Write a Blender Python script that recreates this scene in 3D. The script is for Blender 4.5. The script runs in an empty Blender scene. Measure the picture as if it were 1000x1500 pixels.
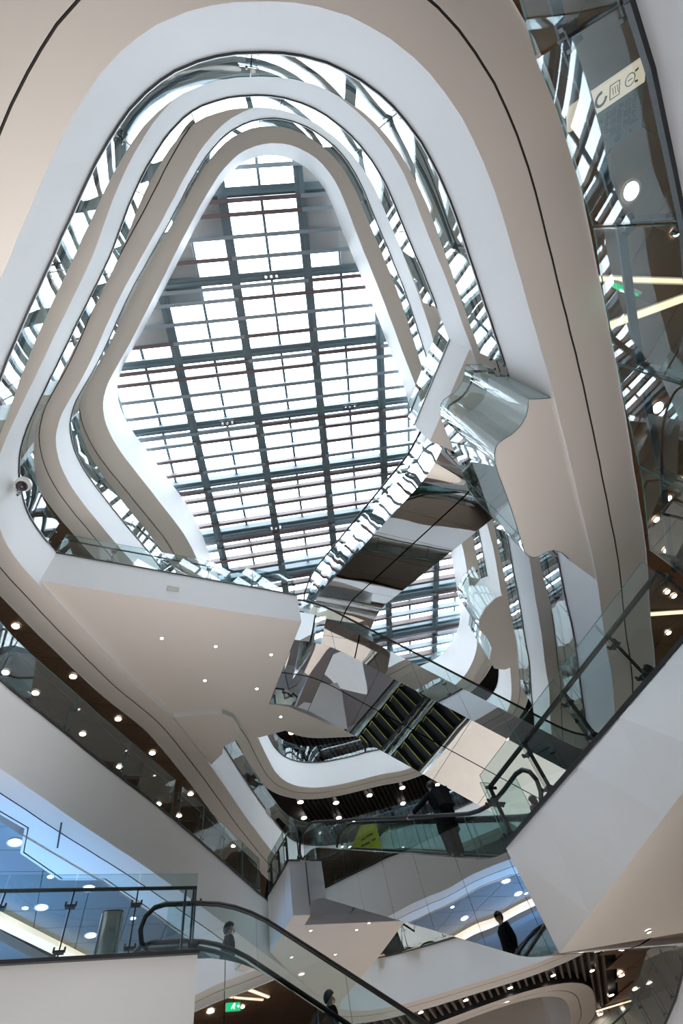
import bpy, bmesh, math, random
from mathutils import Vector, Matrix

random.seed(7)
C = bpy.context.scene.collection
SC = bpy.context.scene
PI = math.pi

# ------------------------------------------------------------------ camera
# camera space -> world: rows from the vertical vanishing point of the real place
FPX = 720.0
ROT = Matrix(((0.93554221, 0.35321492, 0.0),
              (0.30528243, -0.80858589, -0.5029826),
              (-0.17766096, 0.47056145, -0.86429654)))
cam = bpy.data.cameras.new('camera')
cam.sensor_fit = 'VERTICAL'; cam.sensor_height = 36.0
cam.lens = FPX / 1500 * 36.0
cam.clip_end = 400
co = bpy.data.objects.new('camera', cam); C.objects.link(co)
co.matrix_world = ROT.to_4x4()
SC.camera = co

# ------------------------------------------------------------------ world
W = bpy.data.worlds.new('sky'); SC.world = W; W.use_nodes = True
bg = W.node_tree.nodes['Background']
bg.inputs[0].default_value = (0.86, 0.93, 1.0, 1); bg.inputs[1].default_value = 5.2
SC.view_settings.view_transform = 'Standard'; SC.view_settings.look = 'None'
SC.view_settings.exposure = 0.78; SC.view_settings.gamma = 1.0
SC.view_settings.use_curve_mapping = False
SC.cycles.max_bounces = 10; SC.cycles.diffuse_bounces = 5; SC.cycles.glossy_bounces = 6
SC.cycles.transparent_max_bounces = 24; SC.cycles.transmission_bounces = 6
SC.cycles.caustics_reflective = False; SC.cycles.caustics_refractive = False
SC.cycles.sample_clamp_indirect = 4.0
SC.cycles.use_denoising = True

# added fill lights, not real luminaires: unseen areas facing up to brighten soffits
def area(name, loc, rot, sx, sy, energy, col, spread=PI):
    l = bpy.data.lights.new(name, 'AREA'); l.shape = 'RECTANGLE'; l.size = sx; l.size_y = sy; l.energy = energy; l.color = col; l.spread = spread
    o = bpy.data.objects.new(name, l); C.objects.link(o); o.location = loc; o.rotation_euler = rot
    return o
area('hall_fill', (-2.5, 22.0, -1.0), (PI, 0, 0), 15, 25, 380, (1.0, .88, .77))  # added warm fill for the far soffits and undersides
area('lower_hall_fill', (-3.0, 3.4, -1.1), (PI, 0, 0), 6.5, 8, 265, (1.0, .95, .91), 1.75)  # added fill with narrow spread, lifts the ring soffits
area('near_fill', (-6.0, -6.0, -1.0), (PI, 0, 0), 12, 9, 15, (1.0, .96, .92))  # faint added fill from behind the camera
area('left_fill', (-11.5, 11.5, 4.1), (PI, 0, 0), 5, 12, 45, (.90, .95, 1.0))  # added fill for the left soffit, hidden by the landing slab

# ------------------------------------------------------------------ helpers
def ray(px, py):
    return ROT @ Vector((px - 500, 750 - py, -FPX))
def at(px, py, z):
    d = ray(px, py); return d * (z / d.z)
UX, UY = 0.788, 0.616                       # building axis u; w is square to it
def uw(u, w, z=0.0):
    return Vector((u*UX - w*UY, u*UY + w*UX, z))

MATS = {}
def mat(name, col=(.8, .8, .8), rough=.5, metal=0.0, emit=None, es=1.0, bump=0.0, bscale=20.0, var=0.0, vscale=3.0, spec=None, distort=0.0):
    if name in MATS: return MATS[name]
    m = bpy.data.materials.new(name); m.use_nodes = True
    nt = m.node_tree; b = nt.nodes['Principled BSDF']
    b.inputs['Base Color'].default_value = (*col, 1); b.inputs['Roughness'].default_value = rough
    b.inputs['Metallic'].default_value = metal
    if spec is not None: b.inputs['Specular IOR Level'].default_value = spec
    if emit:
        b.inputs['Emission Color'].default_value = (*emit, 1); b.inputs['Emission Strength'].default_value = es
    if var or bump:
        g = nt.nodes.new('ShaderNodeNewGeometry')
        n = nt.nodes.new('ShaderNodeTexNoise'); n.inputs['Scale'].default_value = vscale
        n.inputs['Detail'].default_value = 3; n.inputs['Distortion'].default_value = distort
        nt.links.new(g.outputs['Position'], n.inputs['Vector'])
        if var:
            mx = nt.nodes.new('ShaderNodeMix'); mx.data_type = 'RGBA'
            mx.inputs[6].default_value = (*[c*(1-var) for c in col], 1)
            mx.inputs[7].default_value = (*[min(1, c*(1+var)) for c in col], 1)
            nt.links.new(n.outputs[0], mx.inputs[0]); nt.links.new(mx.outputs[2], b.inputs['Base Color'])
        if bump:
            n2 = nt.nodes.new('ShaderNodeTexNoise'); n2.inputs['Scale'].default_value = bscale
            n2.inputs['Detail'].default_value = 1
            nt.links.new(g.outputs['Position'], n2.inputs['Vector'])
            bp = nt.nodes.new('ShaderNodeBump'); bp.inputs['Strength'].default_value = bump
            bp.inputs['Distance'].default_value = 0.1
            nt.links.new(n2.outputs[0], bp.inputs['Height']); nt.links.new(bp.outputs[0], b.inputs['Normal'])
    MATS[name] = m
    return m

def glass_mat(name, tint, refl, edge=0.0, wave=0.0):
    """flat pane: see-through and mirror-like, mixed by a Fresnel term"""
    m = bpy.data.materials.new(name); m.use_nodes = True
    nt = m.node_tree; nt.nodes.clear()
    o = nt.nodes.new('ShaderNodeOutputMaterial')
    t = nt.nodes.new('ShaderNodeBsdfTransparent'); t.inputs[0].default_value = (*tint, 1)
    g = nt.nodes.new('ShaderNodeBsdfGlossy'); g.inputs['Roughness'].default_value = 0.0
    g.inputs['Color'].default_value = (.93, .98, 1, 1)
    f = nt.nodes.new('ShaderNodeLayerWeight'); f.inputs[0].default_value = .5
    pw = nt.nodes.new('ShaderNodeMath'); pw.operation = 'POWER'; pw.inputs[1].default_value = 4.2
    nt.links.new(f.outputs['Facing'], pw.inputs[0])
    mt = nt.nodes.new('ShaderNodeMath'); mt.operation = 'MULTIPLY_ADD'; mt.use_clamp = True
    mt.inputs[1].default_value = refl; mt.inputs[2].default_value = edge
    mx = nt.nodes.new('ShaderNodeMixShader')
    nt.links.new(pw.outputs[0], mt.inputs[0]); nt.links.new(mt.outputs[0], mx.inputs[0])
    nt.links.new(t.outputs[0], mx.inputs[1]); nt.links.new(g.outputs[0], mx.inputs[2])
    if wave:
        gg = nt.nodes.new('ShaderNodeNewGeometry')
        n2 = nt.nodes.new('ShaderNodeTexNoise'); n2.inputs['Scale'].default_value = 0.9; n2.inputs['Detail'].default_value = 0
        nt.links.new(gg.outputs['Position'], n2.inputs['Vector'])
        bp = nt.nodes.new('ShaderNodeBump'); bp.inputs['Strength'].default_value = wave; bp.inputs['Distance'].default_value = 0.1
        nt.links.new(n2.outputs[0], bp.inputs['Height']); nt.links.new(bp.outputs[0], g.inputs['Normal'])
    nt.links.new(mx.outputs[0], o.inputs[0])
    MATS[name] = m
    return m

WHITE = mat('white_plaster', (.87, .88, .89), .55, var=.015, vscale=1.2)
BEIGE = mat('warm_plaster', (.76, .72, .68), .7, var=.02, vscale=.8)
FLOOR = mat('pale_stone', (.72, .63, .55), .3, var=.08, vscale=1.5)
GROOVE = mat('dark_gap', (.05, .045, .04), .8)
WOOD = mat('brown_ceiling', (.14, .088, .058), .45, var=.25, vscale=6)
WOODW = mat('warm_brown_ceiling', (.23, .13, .07), .4, var=.2, vscale=6)
SLAT = mat('dark_slat', (.035, .03, .028), .6)
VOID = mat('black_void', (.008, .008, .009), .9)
STEEL = mat('mirror_steel', (.86, .88, .89), .015, 1.0, bump=.07, bscale=.6)
STEELW = mat('rippled_mirror_steel', (.86, .88, .89), .015, 1.0, bump=.12, bscale=.8)
STEELS = mat('brushed_steel', (.55, .56, .57), .22, 1.0)
RAIL = mat('dark_rail', (.06, .065, .07), .35, .6)
RUBBER = mat('black_rubber', (.012, .012, .013), .45)
GLASS = glass_mat('rail_glass', (.86, .93, .93), 1.0, .04, .018)
GEDGE = mat('glass_edge', (.16, .36, .36), .15, .0, spec=.8)
BEAM = mat('blue_grey_steel', (.10, .155, .185), .5)
FINB = mat('brown_fin', (.11, .075, .078), .45)
FING = mat('grey_fin', (.20, .25, .29), .4)
PANEL = mat('grey_roof_panel', (.34, .36, .37), .6)
SKYG = glass_mat('skylight_glass', (.97, .99, 1), .6, .04)
LENS = mat('lamp_lens', (1, 1, 1), .5, emit=(1, .90, .76), es=14.0)
LENSW = mat('white_lamp_lens', (1, 1, 1), .5, emit=(.95, .97, 1), es=6.0)
LENSS = mat('small_lamp_lens', (1, 1, 1), .5, emit=(1, .95, .85), es=4.0)
RING = mat('lamp_ring', (.75, .74, .72), .4)
TREAD = mat('step_tread', (.035, .037, .04), .5, .4)
YELLOW = mat('yellow_line', (.62, .60, .06), .5)
BLUEP = mat('grey_blue_panel', (.22, .25, .28), .35)
COVE = mat('cove_light', (.9, .8, .66), .5, emit=(1, .80, .58), es=.55)

def mk(name, vs, fs, m, parent=None, smooth=False, mats=None, fm=None):
    me = bpy.data.meshes.new(name)
    me.from_pydata([tuple(v) for v in vs], [], fs)
    me.materials.append(m)
    for x in (mats or []): me.materials.append(x)
    if fm:
        for p, i in zip(me.polygons, fm): p.material_index = i
    if smooth:
        for p in me.polygons: p.use_smooth = True
    me.update()
    o = bpy.data.objects.new(name, me); C.objects.link(o)
    if parent: o.parent = parent
    return o
def empty(name, loc=(0, 0, 0), parent=None):
    o = bpy.data.objects.new(name, None); C.objects.link(o); o.location = loc
    o.empty_display_size = .1
    if parent: o.parent = parent
    return o
def tag(o, label=None, cat=None, group=None, kind=None):
    if label: o['label'] = label
    if cat: o['category'] = cat
    if group: o['group'] = group
    if kind: o['kind'] = kind
    return o
def struct(o): o['kind'] = 'structure'; return o

class B:
    """gathers boxes, bars and tubes into one mesh"""
    def __init__(s): s.v = []; s.f = []; s.m = []
    def add(s, vs, fs, mi=0):
        n = len(s.v); s.v += [Vector(v) for v in vs]; s.f += [tuple(i+n for i in f) for f in fs]; s.m += [mi]*len(fs); return s
    def obox(s, c, ax, ay, az, hx, hy, hz, mi=0):
        c = Vector(c); vs = []
        for k in (-1, 1):
            for j in (-1, 1):
                for i in (-1, 1): vs.append(c + ax*hx*i + ay*hy*j + az*hz*k)
        return s.add(vs, [(0,2,3,1), (4,5,7,6), (0,1,5,4), (2,6,7,3), (0,4,6,2), (1,3,7,5)], mi)
    def bar(s, a, b, w, h, up=Vector((0, 0, 1)), mi=0):
        a = Vector(a); b = Vector(b); d = b-a; L = d.length
        if L < 1e-6: return s
        d = d/L; sx = d.cross(up)
        if sx.length < 1e-4: sx = d.cross(Vector((1, 0, 0)))
        sx.normalize(); uz = sx.cross(d)
        return s.obox((a+b)/2, d, sx, uz, L/2, w/2, h/2, mi)
    def tube(s, pts, r, n=8, mi=0, cap=True):
        pts = [Vector(p) for p in pts]; rs = r if isinstance(r, (list, tuple)) else [r]*len(pts)
        vs = []; fs = []; pu = None
        for i, p in enumerate(pts):
            d = (pts[min(i+1, len(pts)-1)] - pts[max(i-1, 0)]).normalized()
            if pu is None:
                pu = d.orthogonal().normalized()
            pu = (pu - d*pu.dot(d)).normalized(); q = d.cross(pu)
            for k in range(n):
                a = 2*PI*k/n; vs.append(p + (pu*math.cos(a) + q*math.sin(a))*rs[i])
        for i in range(len(pts)-1):
            for k in range(n):
                fs.append((i*n+k, i*n+(k+1) % n, (i+1)*n+(k+1) % n, (i+1)*n+k))
        if cap:
            fs.append(tuple(range(n-1, -1, -1))); fs.append(tuple((len(pts)-1)*n+k for k in range(n)))
        return s.add(vs, fs, mi)
    def prism(s, poly, z0, z1, mi=0, mb=None, mt=None):
        n = len(poly); vs = [(p[0], p[1], z0) for p in poly] + [(p[0], p[1], z1) for p in poly]
        s.add(vs, [(i, (i+1) % n, (i+1) % n+n, i+n) for i in range(n)], mi)
        s.add(vs, [tuple(range(n-1, -1, -1))], mi if mb is None else mb)
        s.add(vs, [tuple(range(n, 2*n))], mi if mt is None else mt)
        return s
    def build(s, name, m, parent=None, smooth=False, mats=None):
        return mk(name, s.v, s.f, m, parent, smooth, mats, s.m if mats else None)
Z = Vector((0, 0, 1))

# levels: floor tops and soffit undersides above the camera
L0, L1, L2, L3, L4 = -1.2, 3.9, 9.0, 14.1, 19.2
SA, SB, SCC, SD = 7.4, 12.5, 17.6, 22.7

LOOPS = {
 'A': [(-7.93,10.9),(-7.96,10.62),(-7.99,10.34),(-8.04,9.96),(-8.07,9.68),(-8.1,9.39),(-8.14,9.02),(-8.16,8.73),(-8.18,8.45),(-8.22,8.07),(-8.25,7.79),(-8.27,7.51),(-8.32,7.13),(-8.34,6.85),(-8.37,6.56),(-8.39,6.18),(-8.4,5.9),(-8.39,5.61),(-8.36,5.24),(-8.32,4.96),(-8.26,4.69),(-8.14,4.33),(-8.03,4.08),(-7.9,3.83),(-7.7,3.51),(-7.53,3.29),(-7.34,3.07),(-7.08,2.8),(-6.87,2.6),(-6.66,2.41),(-6.38,2.16),(-6.16,1.97),(-5.95,1.79),(-5.66,1.54),(-5.44,1.36),(-5.22,1.18),(-4.93,0.94),(-4.71,0.75),(-4.49,0.58),(-4.19,0.34),(-3.96,0.17),(-3.73,0),(-3.43,-0.22),(-3.2,-0.38),(-2.98,-0.54),(-2.68,-0.75),(-2.47,-0.91),(-2.25,-1.06),(-1.96,-1.27),(-1.75,-1.42),(-1.53,-1.57),(-1.23,-1.75),(-1.01,-1.87),(-0.79,-1.98),(-0.48,-2.09),(-0.24,-2.15),(0,-2.19),(0.34,-2.2),(0.61,-2.18),(0.87,-2.14),(1.23,-2.05),(1.49,-1.97),(1.74,-1.87),(2.05,-1.71),(2.26,-1.56),(2.46,-1.4),(2.7,-1.16),(2.86,-0.96),(3,-0.74),(3.17,-0.43),(3.27,-0.17),(3.36,0.09),(3.46,0.46),(3.52,0.74),(3.57,1.02),(3.63,1.39),(3.68,1.66),(3.72,1.92),(3.78,2.28),(3.83,2.54),(3.87,2.81),(3.94,3.18),(3.98,3.45),(4.03,3.73),(4.08,4.11),(4.12,4.39),(4.16,4.67),(4.21,5.05),(4.25,5.33),(4.28,5.62),(4.33,5.99),(4.37,6.27),(4.4,6.56),(4.45,6.93),(4.49,7.21),(4.52,7.5),(4.56,7.87),(4.58,8.16),(4.6,8.44),(4.62,8.82),(4.63,9.1),(4.65,9.39),(4.67,9.76),(4.69,10.05),(4.71,10.33),(4.75,10.71),(4.78,10.99),(4.8,11.27),(4.82,11.65),(4.84,11.93),(4.84,12.22),(4.85,12.6),(4.85,12.88),(4.86,13.17),(4.87,13.55),(4.87,13.83),(4.88,14.11),(4.89,14.49),(4.9,14.78),(4.91,15.06),(4.92,15.44),(4.93,15.73),(4.93,16.01),(4.94,16.39),(4.95,16.67),(4.96,16.96),(4.98,17.34),(4.99,17.62),(5,17.9),(5.02,18.28),(5.03,18.57),(5.04,18.85),(5.06,19.23),(5.06,19.51),(5.07,19.8),(5.08,20.18),(5.09,20.46),(5.09,20.75),(5.09,21.13),(5.09,21.41),(5.08,21.69),(5.07,22.07),(5.06,22.36),(5.05,22.64),(5.04,23.02),(5.03,23.31),(5.01,23.59),(4.97,23.96),(4.92,24.24),(4.87,24.52),(4.79,24.9),(4.72,25.17),(4.65,25.45),(4.53,25.8),(4.42,26.06),(4.29,26.3),(4.08,26.6),(3.89,26.81),(3.69,27.01),(3.4,27.25),(3.17,27.4),(2.93,27.54),(2.58,27.68),(2.31,27.76),(2.04,27.83),(1.67,27.89),(1.39,27.92),(1.1,27.94),(0.73,27.93),(0.45,27.91),(0.17,27.88),(-0.21,27.82),(-0.49,27.77),(-0.77,27.72),(-1.15,27.66),(-1.43,27.61),(-1.71,27.57),(-2.08,27.5),(-2.36,27.46),(-2.64,27.41),(-3.02,27.34),(-3.3,27.29),(-3.57,27.23),(-3.94,27.14),(-4.22,27.07),(-4.49,26.99),(-4.85,26.87),(-5.12,26.77),(-5.38,26.65),(-5.7,26.47),(-5.93,26.31),(-6.15,26.13),(-6.4,25.86),(-6.57,25.64),(-6.7,25.4),(-6.85,25.06),(-6.93,24.79),(-6.99,24.52),(-7.05,24.14),(-7.09,23.86),(-7.11,23.58),(-7.12,23.2),(-7.13,22.91),(-7.13,22.63),(-7.14,22.25),(-7.14,21.96),(-7.15,21.68),(-7.17,21.3),(-7.18,21.02),(-7.19,20.73),(-7.21,20.35),(-7.23,20.07),(-7.25,19.78),(-7.27,19.41),(-7.29,19.12),(-7.3,18.84),(-7.33,18.46),(-7.35,18.18),(-7.36,17.89),(-7.39,17.51),(-7.4,17.23),(-7.42,16.95),(-7.45,16.57),(-7.46,16.28),(-7.48,16),(-7.51,15.62),(-7.53,15.34),(-7.55,15.05),(-7.58,14.68),(-7.6,14.39),(-7.62,14.11),(-7.65,13.73),(-7.68,13.45),(-7.7,13.16),(-7.73,12.79),(-7.76,12.5),(-7.78,12.22),(-7.82,11.84),(-7.85,11.56),(-7.88,11.28)],
 'B': [(-8.07,12.48),(-8.11,12.18),(-8.15,11.89),(-8.22,11.5),(-8.27,11.2),(-8.33,10.91),(-8.39,10.52),(-8.43,10.22),(-8.46,9.92),(-8.49,9.53),(-8.51,9.23),(-8.54,8.93),(-8.56,8.53),(-8.58,8.24),(-8.6,7.94),(-8.63,7.54),(-8.64,7.24),(-8.66,6.94),(-8.67,6.54),(-8.68,6.24),(-8.69,5.94),(-8.71,5.55),(-8.71,5.25),(-8.7,4.97),(-8.66,4.61),(-8.6,4.35),(-8.51,4.09),(-8.37,3.75),(-8.23,3.49),(-8.08,3.24),(-7.85,2.92),(-7.66,2.7),(-7.45,2.49),(-7.15,2.23),(-6.92,2.05),(-6.68,1.87),(-6.36,1.64),(-6.12,1.47),(-5.89,1.3),(-5.57,1.08),(-5.34,0.91),(-5.1,0.74),(-4.8,0.52),(-4.57,0.35),(-4.34,0.19),(-4.04,-0.02),(-3.82,-0.18),(-3.6,-0.33),(-3.3,-0.55),(-3.08,-0.71),(-2.86,-0.89),(-2.57,-1.14),(-2.35,-1.33),(-2.13,-1.52),(-1.82,-1.76),(-1.59,-1.93),(-1.35,-2.09),(-1.03,-2.28),(-0.78,-2.42),(-0.54,-2.53),(-0.21,-2.65),(0.04,-2.71),(0.29,-2.74),(0.62,-2.73),(0.89,-2.71),(1.16,-2.66),(1.53,-2.57),(1.81,-2.48),(2.09,-2.36),(2.43,-2.17),(2.68,-1.99),(2.9,-1.8),(3.17,-1.5),(3.35,-1.27),(3.51,-1.02),(3.69,-0.67),(3.79,-0.41),(3.88,-0.15),(3.96,0.19),(4.01,0.43),(4.05,0.66),(4.11,0.96),(4.15,1.18),(4.2,1.4),(4.26,1.71),(4.32,1.95),(4.37,2.2),(4.43,2.55),(4.48,2.82),(4.52,3.09),(4.58,3.46),(4.63,3.72),(4.68,3.99),(4.74,4.35),(4.78,4.63),(4.82,4.91),(4.86,5.3),(4.88,5.6),(4.91,5.9),(4.94,6.3),(4.97,6.6),(4.99,6.9),(5.03,7.29),(5.05,7.59),(5.08,7.89),(5.12,8.29),(5.14,8.58),(5.17,8.88),(5.2,9.28),(5.23,9.58),(5.26,9.87),(5.29,10.27),(5.32,10.57),(5.34,10.87),(5.37,11.26),(5.38,11.56),(5.39,11.86),(5.39,12.26),(5.39,12.56),(5.39,12.86),(5.39,13.25),(5.39,13.55),(5.4,13.84),(5.41,14.23),(5.41,14.52),(5.41,14.81),(5.42,15.2),(5.42,15.49),(5.41,15.78),(5.41,16.18),(5.4,16.47),(5.39,16.77),(5.39,17.16),(5.39,17.46),(5.39,17.76),(5.4,18.15),(5.4,18.45),(5.39,18.75),(5.37,19.14),(5.35,19.44),(5.32,19.74),(5.29,20.14),(5.27,20.44),(5.25,20.73),(5.23,21.13),(5.22,21.43),(5.2,21.73),(5.18,22.13),(5.17,22.43),(5.15,22.72),(5.11,23.12),(5.08,23.42),(5.03,23.71),(4.96,24.1),(4.89,24.39),(4.83,24.69),(4.73,25.08),(4.66,25.37),(4.57,25.65),(4.43,26),(4.28,26.24),(4.1,26.46),(3.82,26.73),(3.59,26.91),(3.34,27.07),(3,27.28),(2.74,27.41),(2.46,27.52),(2.09,27.62),(1.8,27.67),(1.5,27.7),(1.11,27.74),(0.81,27.76),(0.51,27.79),(0.11,27.82),(-0.19,27.84),(-0.49,27.85),(-0.88,27.86),(-1.18,27.84),(-1.47,27.82),(-1.87,27.77),(-2.16,27.72),(-2.46,27.67),(-2.85,27.6),(-3.15,27.55),(-3.44,27.5),(-3.83,27.44),(-4.13,27.39),(-4.43,27.35),(-4.82,27.29),(-5.12,27.24),(-5.41,27.18),(-5.8,27.09),(-6.08,27),(-6.36,26.9),(-6.72,26.74),(-6.98,26.59),(-7.23,26.43),(-7.53,26.18),(-7.73,25.96),(-7.9,25.73),(-8.07,25.38),(-8.17,25.11),(-8.24,24.82),(-8.29,24.43),(-8.32,24.13),(-8.33,23.83),(-8.33,23.43),(-8.33,23.13),(-8.33,22.83),(-8.33,22.43),(-8.33,22.13),(-8.32,21.83),(-8.32,21.43),(-8.31,21.14),(-8.3,20.84),(-8.29,20.44),(-8.29,20.14),(-8.28,19.84),(-8.26,19.44),(-8.25,19.14),(-8.23,18.85),(-8.21,18.45),(-8.19,18.15),(-8.17,17.85),(-8.15,17.45),(-8.13,17.16),(-8.12,16.86),(-8.1,16.46),(-8.09,16.16),(-8.08,15.86),(-8.07,15.46),(-8.06,15.17),(-8.05,14.87),(-8.04,14.47),(-8.04,14.17),(-8.03,13.87),(-8.03,13.47),(-8.03,13.17),(-8.04,12.88)],
 'C': [(-8.5,9.57),(-8.53,9.27),(-8.56,8.96),(-8.61,8.56),(-8.65,8.26),(-8.68,7.95),(-8.72,7.55),(-8.75,7.25),(-8.77,6.95),(-8.8,6.55),(-8.83,6.25),(-8.84,5.96),(-8.85,5.58),(-8.85,5.3),(-8.83,5.03),(-8.78,4.66),(-8.72,4.38),(-8.63,4.1),(-8.48,3.74),(-8.33,3.48),(-8.15,3.25),(-7.88,2.97),(-7.66,2.78),(-7.41,2.61),(-7.08,2.39),(-6.83,2.23),(-6.57,2.06),(-6.24,1.83),(-5.99,1.65),(-5.75,1.47),(-5.43,1.22),(-5.19,1.03),(-4.96,0.84),(-4.63,0.59),(-4.39,0.4),(-4.14,0.22),(-3.81,-0.02),(-3.56,-0.19),(-3.3,-0.36),(-2.97,-0.59),(-2.71,-0.76),(-2.46,-0.93),(-2.12,-1.15),(-1.87,-1.32),(-1.62,-1.5),(-1.28,-1.73),(-1.04,-1.91),(-0.79,-2.08),(-0.45,-2.3),(-0.2,-2.46),(0.06,-2.6),(0.43,-2.76),(0.71,-2.86),(1,-2.93),(1.39,-2.97),(1.68,-2.97),(1.98,-2.93),(2.36,-2.84),(2.64,-2.73),(2.91,-2.59),(3.25,-2.36),(3.48,-2.16),(3.69,-1.94),(3.95,-1.62),(4.11,-1.37),(4.25,-1.1),(4.39,-0.72),(4.47,-0.43),(4.54,-0.13),(4.6,0.27),(4.65,0.57),(4.7,0.87),(4.77,1.26),(4.83,1.56),(4.88,1.86),(4.94,2.25),(4.99,2.55),(5.04,2.84),(5.1,3.23),(5.13,3.53),(5.17,3.83),(5.21,4.23),(5.24,4.53),(5.26,4.84),(5.29,5.24),(5.32,5.55),(5.34,5.85),(5.37,6.26),(5.39,6.56),(5.41,6.87),(5.44,7.28),(5.46,7.58),(5.48,7.89),(5.51,8.3),(5.54,8.6),(5.56,8.91),(5.59,9.31),(5.61,9.62),(5.63,9.93),(5.66,10.33),(5.68,10.64),(5.71,10.94),(5.74,11.35),(5.76,11.66),(5.78,11.96),(5.81,12.37),(5.83,12.67),(5.86,12.98),(5.89,13.39),(5.91,13.69),(5.93,14),(5.95,14.41),(5.97,14.71),(5.97,15.02),(5.97,15.42),(5.97,15.73),(5.96,16.04),(5.95,16.44),(5.94,16.75),(5.94,17.06),(5.93,17.46),(5.93,17.77),(5.93,18.08),(5.92,18.49),(5.91,18.79),(5.89,19.1),(5.87,19.51),(5.85,19.81),(5.83,20.12),(5.81,20.52),(5.79,20.83),(5.78,21.14),(5.75,21.54),(5.73,21.85),(5.7,22.15),(5.67,22.56),(5.64,22.86),(5.62,23.17),(5.59,23.58),(5.56,23.88),(5.54,24.19),(5.5,24.59),(5.46,24.9),(5.42,25.21),(5.35,25.61),(5.28,25.91),(5.2,26.2),(5.05,26.57),(4.89,26.82),(4.71,27.05),(4.41,27.32),(4.16,27.49),(3.9,27.65),(3.54,27.84),(3.26,27.97),(2.98,28.08),(2.59,28.21),(2.3,28.27),(2,28.31),(1.59,28.35),(1.29,28.36),(0.98,28.37),(0.57,28.39),(0.26,28.41),(-0.04,28.44),(-0.45,28.51),(-0.75,28.56),(-1.05,28.61),(-1.45,28.64),(-1.74,28.64),(-2.03,28.6),(-2.41,28.5),(-2.69,28.4),(-2.97,28.3),(-3.33,28.19),(-3.6,28.13),(-3.87,28.07),(-4.24,28.01),(-4.53,27.96),(-4.83,27.9),(-5.22,27.82),(-5.52,27.75),(-5.82,27.67),(-6.21,27.55),(-6.5,27.45),(-6.78,27.33),(-7.13,27.14),(-7.38,26.97),(-7.61,26.78),(-7.89,26.5),(-8.08,26.26),(-8.23,26.01),(-8.4,25.65),(-8.48,25.38),(-8.54,25.1),(-8.58,24.72),(-8.6,24.44),(-8.59,24.15),(-8.57,23.78),(-8.54,23.49),(-8.52,23.2),(-8.48,22.8),(-8.46,22.51),(-8.42,22.21),(-8.38,21.81),(-8.34,21.5),(-8.32,21.2),(-8.31,20.79),(-8.31,20.49),(-8.32,20.18),(-8.33,19.77),(-8.35,19.47),(-8.36,19.16),(-8.38,18.75),(-8.39,18.45),(-8.41,18.14),(-8.42,17.73),(-8.43,17.43),(-8.44,17.12),(-8.44,16.71),(-8.43,16.41),(-8.42,16.1),(-8.41,15.69),(-8.4,15.39),(-8.38,15.08),(-8.37,14.67),(-8.37,14.37),(-8.36,14.06),(-8.36,13.65),(-8.37,13.35),(-8.37,13.04),(-8.39,12.63),(-8.39,12.32),(-8.4,12.02),(-8.41,11.61),(-8.42,11.3),(-8.43,11),(-8.44,10.59),(-8.45,10.28),(-8.47,9.98)],
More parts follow.
